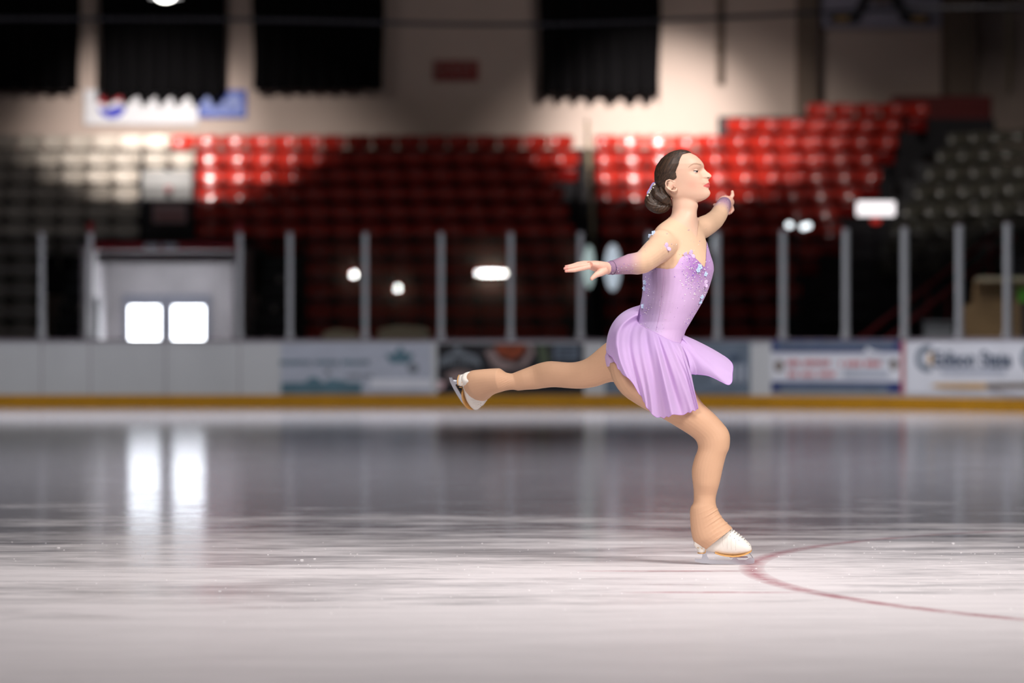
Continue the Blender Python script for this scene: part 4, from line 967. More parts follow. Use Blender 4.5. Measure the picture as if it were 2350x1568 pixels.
tip = hand & (bx < 1304); col[tip] = cl(232, 160, 146)
col[(by > 800)] = sk_leg
paint(bme, col)
M['skin'] = mat('skin', rgb(230, 194, 176), .48, spec=.35, sss=.12, attr='tint', noise=(14, .025, 4, W1))
M['nude'] = mat('nude_mesh_fabric', rgb(222, 184, 156), .7, spec=.2, attr='tint', noise=(10, .03, 4, W1))
M['tights'] = mat('tan_tights', rgb(208, 164, 132), .55, spec=.25, noise=(8, .03, 4, W1), bump=(260, .10, .0008, W1))
M['lilac'] = mat('lilac_stretch_fabric', rgb(206, 172, 214), .55, spec=.3, attr='tint', noise=(12, .03, 4, W1))
mkobj('body', bme, M['skin'], SK)

# ---- eyes, lids, lashes (both sides)
for sg in (-1, 1):
    def HP(px, py, l): q = P(px, py, YB); return turn((q.x, YB + sg * l * K, q.z))
    ec = HP(1596.0, 394.8, 21.4); R = 6.7 * K
    e_ = MB().ball(ec, R, 24, 18).build('eyeball', mat('eye_white', rgb(232, 224, 220), .15, noise=(20, .03, 2, W1)), SK, smooth=True); e_.matrix_parent_inverse = Matrix.Translation(-SK.location)
    gd = (HP(1606, 396.2, 30) - ec).normalized()
    for nm, cs_, cc, rr in (('iris', .86, rgb(74, 48, 34), 1.02), ('pupil', .955, rgb(14, 10, 10), 1.035)):
        mb = MB(); t = gd.orthogonal().normalized(); b = gd.cross(t); sn = math.sqrt(1 - cs_ ** 2)
        mb.add([ec + gd * R * rr] + [ec + (gd * cs_ + (t * math.cos(a) + b * math.sin(a)) * sn) * R * rr for a in (2 * PI * k / 20 for k in range(20))], [(0, k + 1, (k + 1) % 20 + 1) for k in range(20)])
        o = mb.build(nm, mat(nm + '_colour', cc, .12, noise=(60, .1, 2, W1)), SK, smooth=True); o.matrix_parent_inverse = Matrix.Translation(-SK.location)
    # lids as caps of a slightly larger sphere
    for nm, z0, z1 in (('upper_eyelid', .13, 1.0), ('lower_eyelid', -1.0, -.42)):
        mb = MB(); rg = []
        for j in range(9):
            z = z0 + (z1 - z0) * j / 8; rg.append([])
            for k in range(28):
                a = 2 * PI * k / 28; zz = z; 
                q = Vector((math.cos(a) * math.sqrt(max(0, 1 - zz * zz)), math.sin(a) * math.sqrt(max(0, 1 - zz * zz)), zz + (.0)))
                rg[-1].append(ec + q * (R * 1.085))
        mb.rings(rg, True); o = mb.build(nm, mat('lid_skin', rgb(222, 178, 158), .5, noise=(20, .03, 2, W1)), SK, smooth=True); o.matrix_parent_inverse = Matrix.Translation(-SK.location)
        if nm[0] == 'u':
            pts = [];
            for k in range(13):
                a = math.radians(-150 + 190 * k / 12) if sg < 0 else math.radians(150 - 190 * k / 12)
                pts.append(ec + Vector((math.cos(a) * .97, math.sin(a) * .97, .12 - .16 * (k == 0))) * (R * (1.10 + .12 * (k == 0))))
            o = MB().tube(pts, [.35 * K] + [.75 * K] * 11 + [.4 * K], 6).build('eyelashes', mat('lash', rgb(34, 24, 22), .6, noise=(40, .1, 2, W1)), SK, smooth=True); o.matrix_parent_inverse = Matrix.Translation(-SK.location)

# ---- hair
def hair_mat():
    m = mat('dark_brown_hair', rgb(62, 44, 32), .5, spec=.45); nt = m.node_tree; N = nt.nodes; L = nt.links; b = N['Principled BSDF']
    tc = N.new('ShaderNodeTexCoord'); cb = N.new('ShaderNodeCombineXYZ')
    for i, (d, s) in enumerate((((-.5, 0, -.86), 16), ((.86, 0, -.5), 260), ((0, 1, 0), 150))):
        dt = N.new('ShaderNodeVectorMath'); dt.operation = 'DOT_PRODUCT'; dt.inputs[1].default_value = tuple(q * s for q in d)
        L.new(tc.outputs['Object'], dt.inputs[0]); L.new(dt.outputs['Value'], cb.inputs[i])
    n = N.new('ShaderNodeTexNoise'); n.inputs['Scale'].default_value = 1; n.inputs['Detail'].default_value = 5; L.new(cb.outputs[0], n.inputs['Vector'])
    r = N.new('ShaderNodeValToRGB'); r.color_ramp.elements[0].position = .3; r.color_ramp.elements[0].color = rgb(26, 19, 14)
    r.color_ramp.elements[1].position = .75; r.color_ramp.elements[1].color = rgb(86, 62, 46); L.new(n.outputs['Fac'], r.inputs[0]); L.new(r.outputs[0], b.inputs['Base Color'])
    bp = N.new('ShaderNodeBump'); bp.inputs['Strength'].default_value = .25; bp.inputs['Distance'].default_value = .001; L.new(n.outputs['Fac'], bp.inputs['Height']); L.new(bp.outputs[0], b.inputs['Normal'])
    return m
M['hair'] = hair_mat()
HX = [(346, 1592), (351, 1588), (353.5, 1577), (357, 1568), (368.5, 1562.6), (380, 1560), (387.7, 1556.8), (396.6, 1553.5), (402, 1554.5), (408, 1555.8), (412.5, 1553.8), (414.6, 1548), (415.2, 1539), (418, 1530), (435, 1528), (447.7, 1534), (463, 1541)]
ny, nt_ = 170, 260; hb = MB(); vs = []; keep = []
for j in range(ny + 1):
    py = 346.9 + (462 - 346.9) * j / ny; hx = float(crv(py, HX))
    for k in range(nt_):
        x0_, l0_ = head_point(py, 2 * PI * k / nt_, 0); inside = hx - x0_
        off = .5 + min(3.0, max(0.0, inside) * .22); top = max(0, 1 - (py - 346.9) / 10)
        x1_, l1_ = head_point(py, 2 * PI * k / nt_, off)
        q = P(x1_, py, YB); v = turn((q.x, YB + l1_ * K, q.z)); v.z += off * K * top * .55; vs.append(v); keep.append(inside > -.3)
fs = [(j * nt_ + k, j * nt_ + (k + 1) % nt_, (j + 1) * nt_ + (k + 1) % nt_, (j + 1) * nt_ + k) for j in range(ny) for k in range(nt_)]
fs = [f for f in fs if all(keep[i] for i in f)]
cap0 = [k for k in range(nt_)]
if all(keep[k] for k in cap0): fs.append(tuple(cap0[::-1]))
hme = bpy.data.meshes.new('hair'); hme.from_pydata([tuple(v) for v in vs], [], fs)
cull(hme, [True] * len(vs), 8)
hair = mkobj('hair', hme, M['hair'], SK)
s_ = hair.modifiers.new('solid', 'SOLIDIFY'); s_.thickness = .002; s_.offset = -1
# low bun made of coiled strands
bn = MB(); bc = P(1510.5, 463, YB); ax = Vector((.25, -.9, .35)).normalized(); t1 = ax.orthogonal().normalized(); t2 = ax.cross(t1)
bn.ball(bc, (.038, .036, .033), 20, 14)
for s in range(11):
    pts = []; ph = 2 * PI * s / 11
    for k in range(41):
        a = 2 * PI * k / 40; tw = ph + a * 1.0; rr = .0335 + .0185 * math.cos(tw)
        p = bc + (t1 * math.cos(a) + t2 * math.sin(a)) * rr + ax * (.021 * math.sin(tw)); p.x = bc.x + (p.x - bc.x) * 1.02; p.z = bc.z + (p.z - bc.z) * .90; pts.append(p)
    bn.tube(pts, .0072, 7, cap=False)
bn.tube([P(1506, 424, YB), P(1504, 436, YB - .01), P(1508, 448, YB - .03), P(1522, 458, YB - .04), P(1533, 468, YB - .03)], [.012, .02, .019, .016, .008], 12)
bn.tube([P(1516, 430, YB - .025), P(1519, 442, YB - .035), P(1528, 454, YB - .04), P(1536, 462, YB - .03), P(1541, 472, YB - .02)], [.008, .013, .012, .009, .004], 12)
o = mkobj('bun', remesh(bn, .0022, 1), M['hair'], SK); 
orn = MB(); gp = MB(); rnd = random.Random(3)
for i in range(24):
    t = i / 23; c = P(1489 + 13 * (1 - t) + rnd.uniform(-3, 3), 447 - 22 * (1 - t) + rnd.uniform(-3, 3), YB - .012 + rnd.uniform(-.02, .02)); orn.ball(c, rnd.uniform(.0030, .0052), 8, 6)
for i in range(9):
    t = i / 8; c = P(1487 + 13 * (1 - t) + rnd.uniform(-1, 1), 444 - 22 * (1 - t), YB + .006); gp.ball(c, (.008, .006, .008), 8, 6)
M['pearl'] = mat('pearl_bead', rgb(236, 226, 206), .12, metal=.35, spec=.9, noise=(80, .06, 2, W1))
a_ = mkobj('hair_ornament', remesh(gp, .0018, 1), mat('lilac_petals', rgb(176, 160, 220), .4, noise=(40, .1, 2, W1)), SK)
b_ = orn.build('pearls', M['pearl'], a_, smooth=True); b_.matrix_parent_inverse = a_.matrix_parent_inverse.copy() if False else Matrix.Identity(4)

# ---- illusion mesh yoke and sleeves
nm_ = MB(); nm_.rings(torso_rings(.0010, 0, 680)); arms(nm_, .0010); nm_.rings(NECK(.0012))
me = remesh(nm_, .0028, 1); relax_zone(me, neck_zone, 75); co = coords(me); x, y = topx(co)
YN = [(1440, 603), (1480, 611), (1530, 617), (1545, 615.5), (1554, 605), (1560, 592), (1575, 582), (1590, 586), (1605, 600), (1617, 613.5), (1619.5, 600), (1621, 570), (1622.5, 546), (1640, 540)]
YM = [(1480, 470), (1530, 495), (1540, 499), (1570, 515.5), (1586, 529), (1598, 544), (1601, 530), (1604, 500), (1606, 492), (1640, 480)]
ra = (x < 1470) | (co[:, 1] < 12.44); la = co[:, 1] > 12.86
keep = (ra | la | ((y < np.interp(x, *zip(*YN)) + 4) & (y > np.interp(x, *zip(*YM)))))
keep &= ~((x < 1392.5) & (y < 700)) & ~(co[:, 1] > 13.322) & ~((y > 632) & (x > 1440))
t = np.zeros(len(co)); t = np.where((x < 1490) & (co[:, 1] < 12.5), np.interp(x, [1446, 1476], [1, 0]), 0); t = np.maximum(t, np.interp(co[:, 1], [13.10, 13.2], [0, 1]) * la)
dk = np.where((x < 1490) & (co[:, 1] < 12.5), np.interp(x, [1395, 1440], [1, 0]), 0); dk = np.maximum(dk, np.interp(co[:, 1], [13.2, 13.3], [0, 1]) * la)
c = mixc(np.tile(cl(224, 184, 154), (len(co), 1)), cl(172, 134, 156), t * .9); c = mixc(c, cl(112, 88, 124), dk * .8)
paint(me, c); cull(me, keep, 8); mesh_top = mkobj('mesh_sleeves', me, M['nude'], SK)
mesh_top['label'] = 'sheer nude yoke and sleeves fading to violet cuffs'
# ---- bodice with its panty
bd_ = MB(); bd_.rings(torso_rings(.0026, 500, 999)); me = remesh(bd_, .0028, 1); co = coords(me); x, y = topx(co)
keep = (y > np.interp(x, *zip(*YN))) & (y < np.interp(x, [1380, 1416, 1600], [844, 840, 846]))
c = np.tile(cl(214, 180, 220), (len(co), 1))
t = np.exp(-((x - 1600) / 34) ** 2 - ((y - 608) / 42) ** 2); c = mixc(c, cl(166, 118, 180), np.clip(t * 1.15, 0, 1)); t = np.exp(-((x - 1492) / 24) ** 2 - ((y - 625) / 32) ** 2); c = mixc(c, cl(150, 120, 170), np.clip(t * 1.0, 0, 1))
t = np.clip((1528 - x) / 30, 0, 1) * (y < 790); c = mixc(c, cl(188, 166, 208), t * .7)
paint(me, c); cull(me, keep, 8); bodice = mkobj('bodice', me, M['lilac'], SK)
# side seam
def surf(me_co, px, py, rad=2.0, out=.001):
    xx, yy = topx(me_co); d = np.hypot(xx - px, yy - py); i = np.where(d < rad)[0]
    if not len(i): i = [int(np.argmin(d))]
    i = i[int(np.argmin(me_co[i][:, 1]))]; v = Vector(me_co[i]); v.y -= out; return v
bco = coords(bodice.data)
seam = [surf(bco, q[0], q[1], 2.0, .0003) for q in ((1521, 619), (1521, 640), (1520, 660), (1518, 680), (1516, 700), (1513, 720), (1509, 740), (1505, 758))]
so = MB().tube(seam, .0006, 6).build('seam', mat('seam_thread', rgb(204, 164, 206), .6, noise=(30, .05, 2, W1)), bodice, smooth=True); so.matrix_parent_inverse = Matrix.Identity(4)
# rhinestones
rs = [MB(), MB()]; rnd = random.Random(11)
def stone(px, py, r, me_co=None):
    v = surf(me_co if me_co is not None else bco, px, py, 2.2, .0004); rs[rnd.random() < .3].ball(v, r, 6, 4)
for _ in range(230):
    a, b = rnd.gauss(1598, 18), rnd.gauss(624, 24)
    if b > np.interp(a, *zip(*YN)) + 2 and a < 1632 and b < 690: stone(a, b, rnd.uniform(.0013, .0026) * (1.5 if rnd.random() < .15 else 1))
for _ in range(60):
    b = rnd.uniform(640, 745); R_x = np.interp(b, [t_[0] for t_ in TORSO], [t_[2] for t_ in TORSO]); stone(R_x - abs(rnd.gauss(3, 7)), b, rnd.uniform(.0012, .0024))
for _ in range(70):
    b = rnd.uniform(618, 760); L_x = np.interp(b, [t_[0] for t_ in TORSO], [t_[1] for t_ in TORSO]); stone(max(L_x + 2, 1462) + abs(rnd.gauss(0, 12)), b, rnd.uniform(.0012, .0024))
for _ in range(34): stone(rnd.uniform(1500, 1590), rnd.uniform(650, 765), rnd.uniform(.001, .0017))
mco = coords(mesh_top.data)
for _ in range(34): stone(rnd.uniform(1400, 1462), rnd.uniform(602, 630), rnd.uniform(.001, .0018), mco)
for _ in range(26): stone(rnd.gauss(1560, 34), rnd.gauss(560, 22), rnd.uniform(.001, .002), mco)
for _ in range(14): stone(rnd.gauss(1484, 6), rnd.gauss(556, 12), rnd.uniform(.001, .002), mco)
for _ in range(14): stone(rnd.uniform(1645, 1676), rnd.uniform(455, 486), rnd.uniform(.001, .0018), mco)
M['gem'] = mat('clear_crystal', rgb(250, 246, 240), .08, metal=.55, spec=1.0, noise=(300, .1, 1, W1)); M['gem2'] = mat('violet_crystal', rgb(158, 120, 214), .1, metal=.6, spec=1.0, noise=(300, .15, 1, W1))
for q, m_, n_ in ((rs[0], M['gem'], 'clear_rhinestones'), (rs[1], M['gem2'], 'violet_rhinestones')):
    o = q.build(n_, m_, bodice, smooth=True); o['kind'] = 'stuff'; o['label'] = n_.replace('_', ' ') + ' scattered over the dress'
# appliques
M['pale_blue'] = mat('pale_blue_lace', rgb(178, 196, 222), .6, noise=(120, .12, 3, W1)); M['pink_lace'] = mat('orchid_lace', rgb(218, 190, 226), .6, noise=(120, .10, 3, W1))
def flower(px, py, r, me_co, n=5):
    c = surf(me_co, px, py, 2.5, .003); mb = MB(); nrm = Vector((.45, -.85, .15)).normalized(); a = nrm.orthogonal().normalized(); b = nrm.cross(a); rot = Matrix((a, b, nrm)).transposed()
    for k in range(n):
        t = 2 * PI * k / n + px; mb.ball(c + (a * math.cos(t) + b * math.sin(t)) * r * .62, (r * .46, r * .46, r * .14), 10, 6, rot)
    mb.ball(c + nrm * .001, (r * .3, r * .3, r * .22), 8, 6, rot); mb.build('flower_applique', M['pale_blue'], bodice, smooth=True)
for q in ((1557, 594, .017), (1608, 612, .013), (1604, 622, .011), (1621, 630, .011), (1479, 650, .012), (1477, 662, .011), (1474, 702, .011), (1612, 682, .011), (1609, 694, .010)): flower(*q, bco)
for q in ((1499, 534, .012), (1490, 541, .011)): flower(*q, mco)
def butterfly(px, py, r, me_co, a0):
    c = surf(me_co, px, py, 2.5, .006); mb = MB()
    for s in (-1, 1):
        for (ang, ln, wd_) in ((.7, 1.0, .42), (-.5, .72, .34)):
            t = a0 + s * (PI / 2 - ang * .6) ; d = Vector((math.cos(t), -.35 * s, math.sin(t))).normalized(); nn = Vector((.3, -.9, .1)).normalized(); e2 = d.cross(nn).normalized(); n2 = e2.cross(d)
            mb.ball(c + d * r * ln * .55, (r * ln * .55, r * wd_, r * .06), 12, 6, Matrix((d, e2, n2)).transposed())
    mb.ball(c, (r * .12, r * .12, r * .5), 8, 6); mb.build('butterfly_applique', M['pink_lace'], bodice, smooth=True)
for q in ((1533, 568, .020), (1588, 583, .020), (1574, 587, .016), (1621, 652, .017)): butterfly(q[0], q[1], q[2], mco if q[1] < 590 else bco, rnd.uniform(-.4, .6))

# ---- tights over the boots
tg = MB(); tg.rings(pair_rings(refine(RLEG + RCOV), .0)); tg.rings(pair_rings(refine(LLEG), .0) + raised_cover(.001)); tg.rings(torso_rings(.001, 760, 999))
me = remesh(tg, .0028, 1); co = coords(me); x, y = topx(co)
# gathered folds over the ankle
def add_folds(co, x, y):
    w = np.zeros(len(co)); s = (x - 1625) * .48 + (y - 1200) * .87; act = np.clip((y - 1158) / 14, 0, 1) * (co[:, 1] < 12.95)
    fr = np.clip((x - 1600 - (y - 1190) * .35) / 34, .0, 1) ** 1.2; md = .35 + .65 * (.5 + .5 * np.sin(s * .31 + x * .05)); w += act * fr * md * (np.maximum(0, np.sin(s * .62 + 1.5 * np.sin(x * .07 + y * .03))) ** 2 * .0030 + np.sin(s * 1.25 + x * .12) * .0006)
    act2 = np.clip((1180 - x) / 15, 0, 1) * (y > 845) * (co[:, 1] > 12.95); w += act2 * np.clip((y - 900) / 25, .0, 1) * np.sin(x * .38 + y * .22) * .0006
    return w
nr = np.empty(len(co) * 3); me.vertices.foreach_get('normal', nr); nr = nr.reshape(-1, 3); co2 = co + nr * add_folds(co, x, y)[:, None]; me.vertices.foreach_set('co', co2.ravel())
keep = (y > 782) 
# open hems at the boot
keep &= ~((y > 1150) & (((x - 1619) * (1213 - 1262) - (y - 1262) * (1681 - 1619)) < -60) & (x > 1612))
IV = np.array(FR.inverted()); lc = co @ IV[:3, :3].T + IV[:3, 3]; lx, ly = 1625 + lc[:, 0] / kk, 1296 - lc[:, 2] / kk
keep &= ~((co[:, 1] > 12.9) & (x < 1165) & (((lx - 1619) * (1213 - 1262) - (ly - 1262) * (1681 - 1619)) < -60) & (lx > 1600))
cull(me, keep, 8); mkobj('tights', me, M['tights'], SK)

# ---- skates
M['boot'] = mat('white_boot_leather', rgb(236, 228, 218), .42, noise=(14, .05, 5, W1), bump=(40, .12, .001, W1)); M['sole'] = mat('tan_sole_edge', rgb(206, 152, 84), .5, noise=(20, .06, 3, W1))
M['steel'] = mat('chromed_steel', rgb(206, 208, 216), .18, metal=.9, noise=(10, .04, 3, W1)); M['lace'] = mat('white_lace_cord', rgb(240, 236, 230), .7, noise=(60, .05, 2, W1)); M['hole'] = mat('dark_eyelet', rgb(70, 60, 58), .4, noise=(60, .05, 2, W1))
def skate(root):
    st = [(1592, 1232, 1250, .018), (1594, 1215, 1256, .027), (1600, 1195, 1262, .031), (1610, 1182, 1263, .033), (1622, 1180, 1265, .034), (1636, 1186, 1268, .034), (1650, 1196, 1272, .036), (1664, 1204, 1274.5, .040), (1678, 1213, 1275.5, .044),
          (1690, 1221.5, 1275, .046), (1702, 1231, 1273.5, .046), (1711, 1238.5, 1271.5, .043), (1718, 1244.5, 1269.5, .036), (1723, 1251, 1267, .026), (1725, 1257, 1264.5, .012)]
    rg = []
    for px, t, b, w in st:
        zt, zb = LC(px, t).z, LC(px, b).z; c, hh = (zt + zb) / 2, (zt - zb) / 2; ring = []
        for k in range(28):
            a = 2 * PI * k / 28; ca, sa = math.cos(a), math.sin(a); tap = 1 - .42 * max(0, sa) ** 1.3
            ring.append(Vector((LC(px, t).x, w * math.copysign(abs(ca) ** .75, ca) * tap, c + hh * math.copysign(abs(sa) ** .85, sa))))
        rg.append(ring)
    mb = MB().rings(rg); boot = mb.build('boot', M['boot'], root, smooth=True); sb = boot.modifiers.new('s', 'SUBSURF'); sb.levels = 1; sb.render_levels = 2
    # sole welt
    sl = [(1640, 1271.0, .030), (1650, 1274.5, .034), (1664, 1277.3, .039), (1680, 1278.6, .043), (1694, 1277.5, .0455), (1706, 1274.8, .044), (1716, 1270.8, .038), (1722, 1267.4, .029), (1724.5, 1264.8, .018)]
    mb = MB(); rg = []
    for px, pb, w in sl:
        z = LC(px, pb).z + .0015; x = LC(px, pb).x; rg.append([Vector((x, -w, z)), Vector((x, w, z)), Vector((x, w * .97, z + .0065)), Vector((x, -w * .97, z + .0065))])
    mb.rings(rg).build('sole_edge', M['sole'], boot)
    # heel block with its tan lines
    hb_ = MB(); rg = []
    for py, x0, x1, w in ((1256, 1596, 1626, .029), (1264, 1600, 1622, .027), (1268.5, 1601.5, 1617, .026)):
        z = LC(0, py).z; a, b = LC(x0, py).x, LC(x1, py).x; rg.append([Vector(((a + b) / 2 + (b - a) / 2 * math.cos(t), w * math.sin(t), z)) for t in (2 * PI * k / 20 for k in range(20))])
    hb_.rings(rg).build('heel', M['boot'], boot, smooth=True)
    tl = MB()
    rg2 = []
    for py in (1268.3, 1270.3): 
        z = LC(0, py).z; a, b = LC(1601, py).x, LC(1618, py).x; rg2.append([Vector(((a + b) / 2 + (b - a) / 2 * 1.03 * math.cos(t), .0265 * math.sin(t), z)) for t in (2 * PI * k / 20 for k in range(20))])
    tl.rings(rg2); tl.tube([LC(1618.5, 1262, -.0285), LC(1617, 1269, -.0275)], .0016, 6); tl.tube([LC(1600, 1256.5, -.020), LC(1611, 1259, -.029)], .0014, 6); tl.tube([LC(1600, 1256.5, .020), LC(1611, 1259, .029)], .0014, 6)
    tl.build('heel_trim', M['sole'], boot)
    # laces and eyelets laid on the upper
    S_ = np.array(st, float)
    def bp_(px, deg, out=.0):
        t, b, w = (float(np.interp(px, S_[:, 0], S_[:, i])) for i in (1, 2, 3)); zt, zb = LC(px, t).z, LC(px, b).z; c, hh = (zt + zb) / 2, (zt - zb) / 2
        a = math.radians(deg); ca, sa = math.cos(a), math.sin(a); tap = 1 - .42 * max(0, sa) ** 1.3
        q = Vector((LC(px, t).x, w * math.copysign(abs(ca) ** .75, ca) * tap, c + hh * math.copysign(abs(sa) ** .85, sa))); cc = Vector((q.x, 0, c)); return q + (q - cc).normalized() * out
    for i in range(6):
        px = 1680 + 5.6 * i
        MB().tube([bp_(px - 4, 40, .0008), bp_(px - 2, 60, .0014), bp_(px, 90, .0016), bp_(px - 2, 120, .0014), bp_(px - 4, 140, .0008)], .0019, 6).build('lace', M['lace'], boot, smooth=True)
    tn = MB(); tn.rings([[bp_(px, a_, .0007) for a_ in range(62, 119, 8)] + [bp_(px, a_, -.002) for a_ in range(118, 61, -8)] for px in range(1672, 1711, 3)]); tn.build('tongue', mat('grey_tongue', rgb(176, 168, 160), .6, noise=(30, .05, 2, W1)), boot, smooth=True)
    ey = MB()
    for i in range(6):
        for s in (-1, 1): ey.ball(bp_(1679.5 + 5.6 * i, 90 + s * 34, .0002), (.0024, .0016, .0016), 8, 6)
    for px, dg in ((1656.5, 28), (1665, 24), (1674.5, 22), (1684, 20), (1694, 22), (1713.5, 46), (1719, 30)):
        for s in (dg, 180 - dg): ey.ball(bp_(px, s, .0), (.0015, .0013, .0015), 8, 6)
    ey.build('eyelets', M['hole'], boot)
    cr = MB()
    for k, px in enumerate((1652, 1662, 1671, 1681)):
        for sd in (1, -1): cr.tube([bp_(px + 6, 90 - sd * (90 - a_), -.0006 + .0006 * (a_ in (10, -10))) for a_ in (30, 10, -10, -28)], [.0004, .0013, .0013, .0004], 6)
    cr.build('stitched_creases', M['boot'], boot, smooth=True)
    # blade: runner with two stanchions and a toe pick
    bl = MB(); run = [(1594.5, 1282), (1612, 1283.5), (1640, 1285.5), (1676, 1286), (1712, 1285), (1722, 1280), (1729, 1281), (1731, 1284), (1732, 1287), (1730.5, 1288.5), (1732, 1291), (1729.5, 1292), (1730, 1293.8), (1722, 1294.6), (1705, 1296), (1676, 1296.3), (1645, 1295.6), (1615, 1293.6), (1595, 1289.5)]
    bl.prism([(LC(a, b).x, LC(a, b).z) for a, b in run][::-1], -.0020, .0020); blade = bl.build('blade', M['steel'], boot)
    sn = MB()
    for poly in ([(1611, 1268), (1622, 1268), (1622.5, 1276), (1627, 1284), (1610, 1284), (1612, 1276)], [(1679, 1278), (1692, 1277), (1690, 1281), (1696, 1285.5), (1680, 1286), (1682, 1281)]):
        sn.prism([(LC(a, b).x, LC(a, b).z) for a, b in poly][::-1], -.0035, .0035)
    sn.box(LC(1603, 0).x, LC(1618, 0).x, -.018, .018, LC(0, 1271.6).z, LC(0, 1270).z); sn.box(LC(1674, 0).x, LC(1716, 0).x, -.026, .026, LC(0, 1280.2).z, LC(0, 1278.4).z)
    sn.tube([LC(1720, 1270), LC(1730, 1284)], .0018, 6)
    sn.build('stanchion', M['steel'], boot)
    return boot
s1 = empty('ice_skate', (0, 0, 0)); s1.parent = SK; s1.location = P(1625, 1296, 12.62) - SK.location; s1.location.z = 0; skate(s1); s1['label'] = 'white figure skate standing on the ice'
s2 = empty('ice_skate', (0, 0, 0)); s2.parent = SK; s2['label'] = 'white figure skate raised behind'
s2.matrix_local = Matrix.Translation(-SK.location) @ FR
skate(s2)

# ---- skirt: columns from waist seam to hem, going round from the back past the near side to the front flap
ym, yn = YB - .15, YB - .20
COL = [ # top, middle, hem as (px,py,Y)
 ((1469, 701, YB - .02), (1412, 733, YB + .00), (1391, 800, YB + .02)),
 ((1466, 712, YB - .06), (1408, 748, YB - .09), (1394, 812, YB - .11)),
 ((1463.5, 723, YB - .10), (1412, 765, YB - .14), (1408, 826, YB - .17)),
 ((1462, 734, YB - .125), (1422, 780, YB - .165), (1421, 850, YB - .185)),
 ((1466, 742, YB - .135), (1438, 800, YB - .17), (1446, 873, YB - .18)),
 ((1478, 750, YB - .14), (1460, 822, YB - .175), (1470, 908, YB - .17)),
 ((1490, 757, YB - .14), (1484, 840, YB - .18), (1484, 934, YB - .17)),
 ((1502, 763, YB - .14), (1506, 850, YB - .18), (1500, 953, YB - .165)),
 ((1514, 769, YB - .135), (1524, 855, YB - .18), (1522, 958.5, YB - .165)),
 ((1527, 776, YB - .125), (1543, 858, YB - .175), (1545, 953, YB - .165)),
 ((1540, 782, YB - .11), (1560, 858, YB - .165), (1570, 950, YB - .16)),
 ((1552, 786, YB - .09), (1574, 852, YB - .15), (1590, 943, YB - .15)),
 ((1558, 787, YB - .08), (1580, 848, YB - .14), (1602, 936, YB - .14)),
 ((1561, 788, YB - .07), (1581, 836, YB - .13), (1594, 905, YB - .12)),
 ((1563, 787, YB - .06), (1582, 828, YB - .13), (1583, 864, YB - .12)),
 ((1564, 785, YB - .05), (1600, 826, YB - .14), (1622, 862, YB - .16)),
 ((1566, 781, YB - .04), (1618, 830, YB - .15), (1673, 883, YB - .19)),
 ((1567, 776, YB - .03), (1622, 820, YB - .12), (1681, 856, YB - .16)),
 ((1567, 770, YB - .01), (1624, 802, YB - .05), (1679, 833, YB - .06)),
 ((1567, 768, YB + .03), (1618, 793, YB + .04), (1650, 815, YB + .05)),
 ((1560, 768, YB + .08), (1590, 810, YB + .12), (1600, 845, YB + .14)),
 ((1540, 762, YB + .12), (1550, 815, YB + .17), (1560, 880, YB + .18)),
 ((1510, 748, YB + .13), (1505, 800, YB + .19), (1500, 860, YB + .21)),
 ((1480, 725, YB + .10), (1450, 780, YB + .15), (1440, 820, YB + .17)),
 ((1466, 706, YB + .04), (1424, 745, YB + .08), (1404, 800, YB + .09))]
nc = len(COL); NU, NV = 460, 46
CA = np.array(COL, float)
for i in range(3, 18): CA[i, 0, 2] = surf(bco, CA[i, 0, 0], CA[i, 0, 1], 2.5, .0035).y                      # nc x 3 x 3
def catc(A, u):
    i = int(math.floor(u)) % nc; t = u - math.floor(u); p = [A[(i + d) % nc] for d in (-1, 0, 1, 2)]
    return .5 * (2 * p[1] + (p[2] - p[0]) * t + (2 * p[0] - 5 * p[1] + 4 * p[2] - p[3]) * t * t + (3 * p[1] - p[0] - 3 * p[2] + p[3]) * t ** 3)
vs = []
for i in range(NU):
    u = nc * i / NU; q = catc(CA, u)
    for j in range(NV + 1):
        v = j / NV; a, m2, b = q
        pt = a * (1 - v) * (1 - 2 * v) + m2 * 4 * v * (1 - v) + b * v * (2 * v - 1)      # parabola through top, middle, hem
        near = 1.0 if u < 14.5 else .35
        s = u * 1.0 - v * 2.4 * min(1, u / 3) * min(1, max(0, (14 - u) / 3))
        fold = (math.sin(s * 2.7 + 1.1 * math.sin(s * .9)) * .65 + math.sin(s * 6.1 + 2.4 * v) * .2 + math.sin(s * 1.6 + 1) * .4)
        amp = .028 * near * (v ** .5) * (1.0 if u < 10 else (1 - .55 * min(1, (u - 10) / 3)))
        pt = pt.copy(); pt[2] += (fold - .55 * near) * amp - .012 * near * v * (u < 13); ex = min(1, max(0, (v - .9) / .1))
        pt[0] += fold * amp * 120 * (.25 if u < 12 else .05); pt[1] += ex * 1.6 * math.sin(u * 7.3 + 1.9 * math.sin(u * 2.3)) * near
        vs.append(P(pt[0], pt[1], pt[2]))
fs = [(i * (NV + 1) + j, ((i + 1) % NU) * (NV + 1) + j, ((i + 1) % NU) * (NV + 1) + j + 1, i * (NV + 1) + j + 1) for i in range(NU) for j in range(NV)]
def chiffon():
    m = mat('lilac_chiffon', rgb(220, 188, 234), .6, spec=.25, sheen=.3, noise=(9, .03, 3, W1)); nt = m.node_tree; N = nt.nodes; L = nt.links
    tr = N.new('ShaderNodeBsdfTranslucent'); tr.inputs['Color'].default_value = rgb(214, 178, 232); mx = N.new('ShaderNodeMixShader'); mx.inputs[0].default_value = .32
    L.new(N['Principled BSDF'].outputs[0], mx.inputs[1]); L.new(tr.outputs[0], mx.inputs[2]); L.new(mx.outputs[0], N['Material Output'].inputs['Surface']); return m
M['chiffon'] = chiffon()
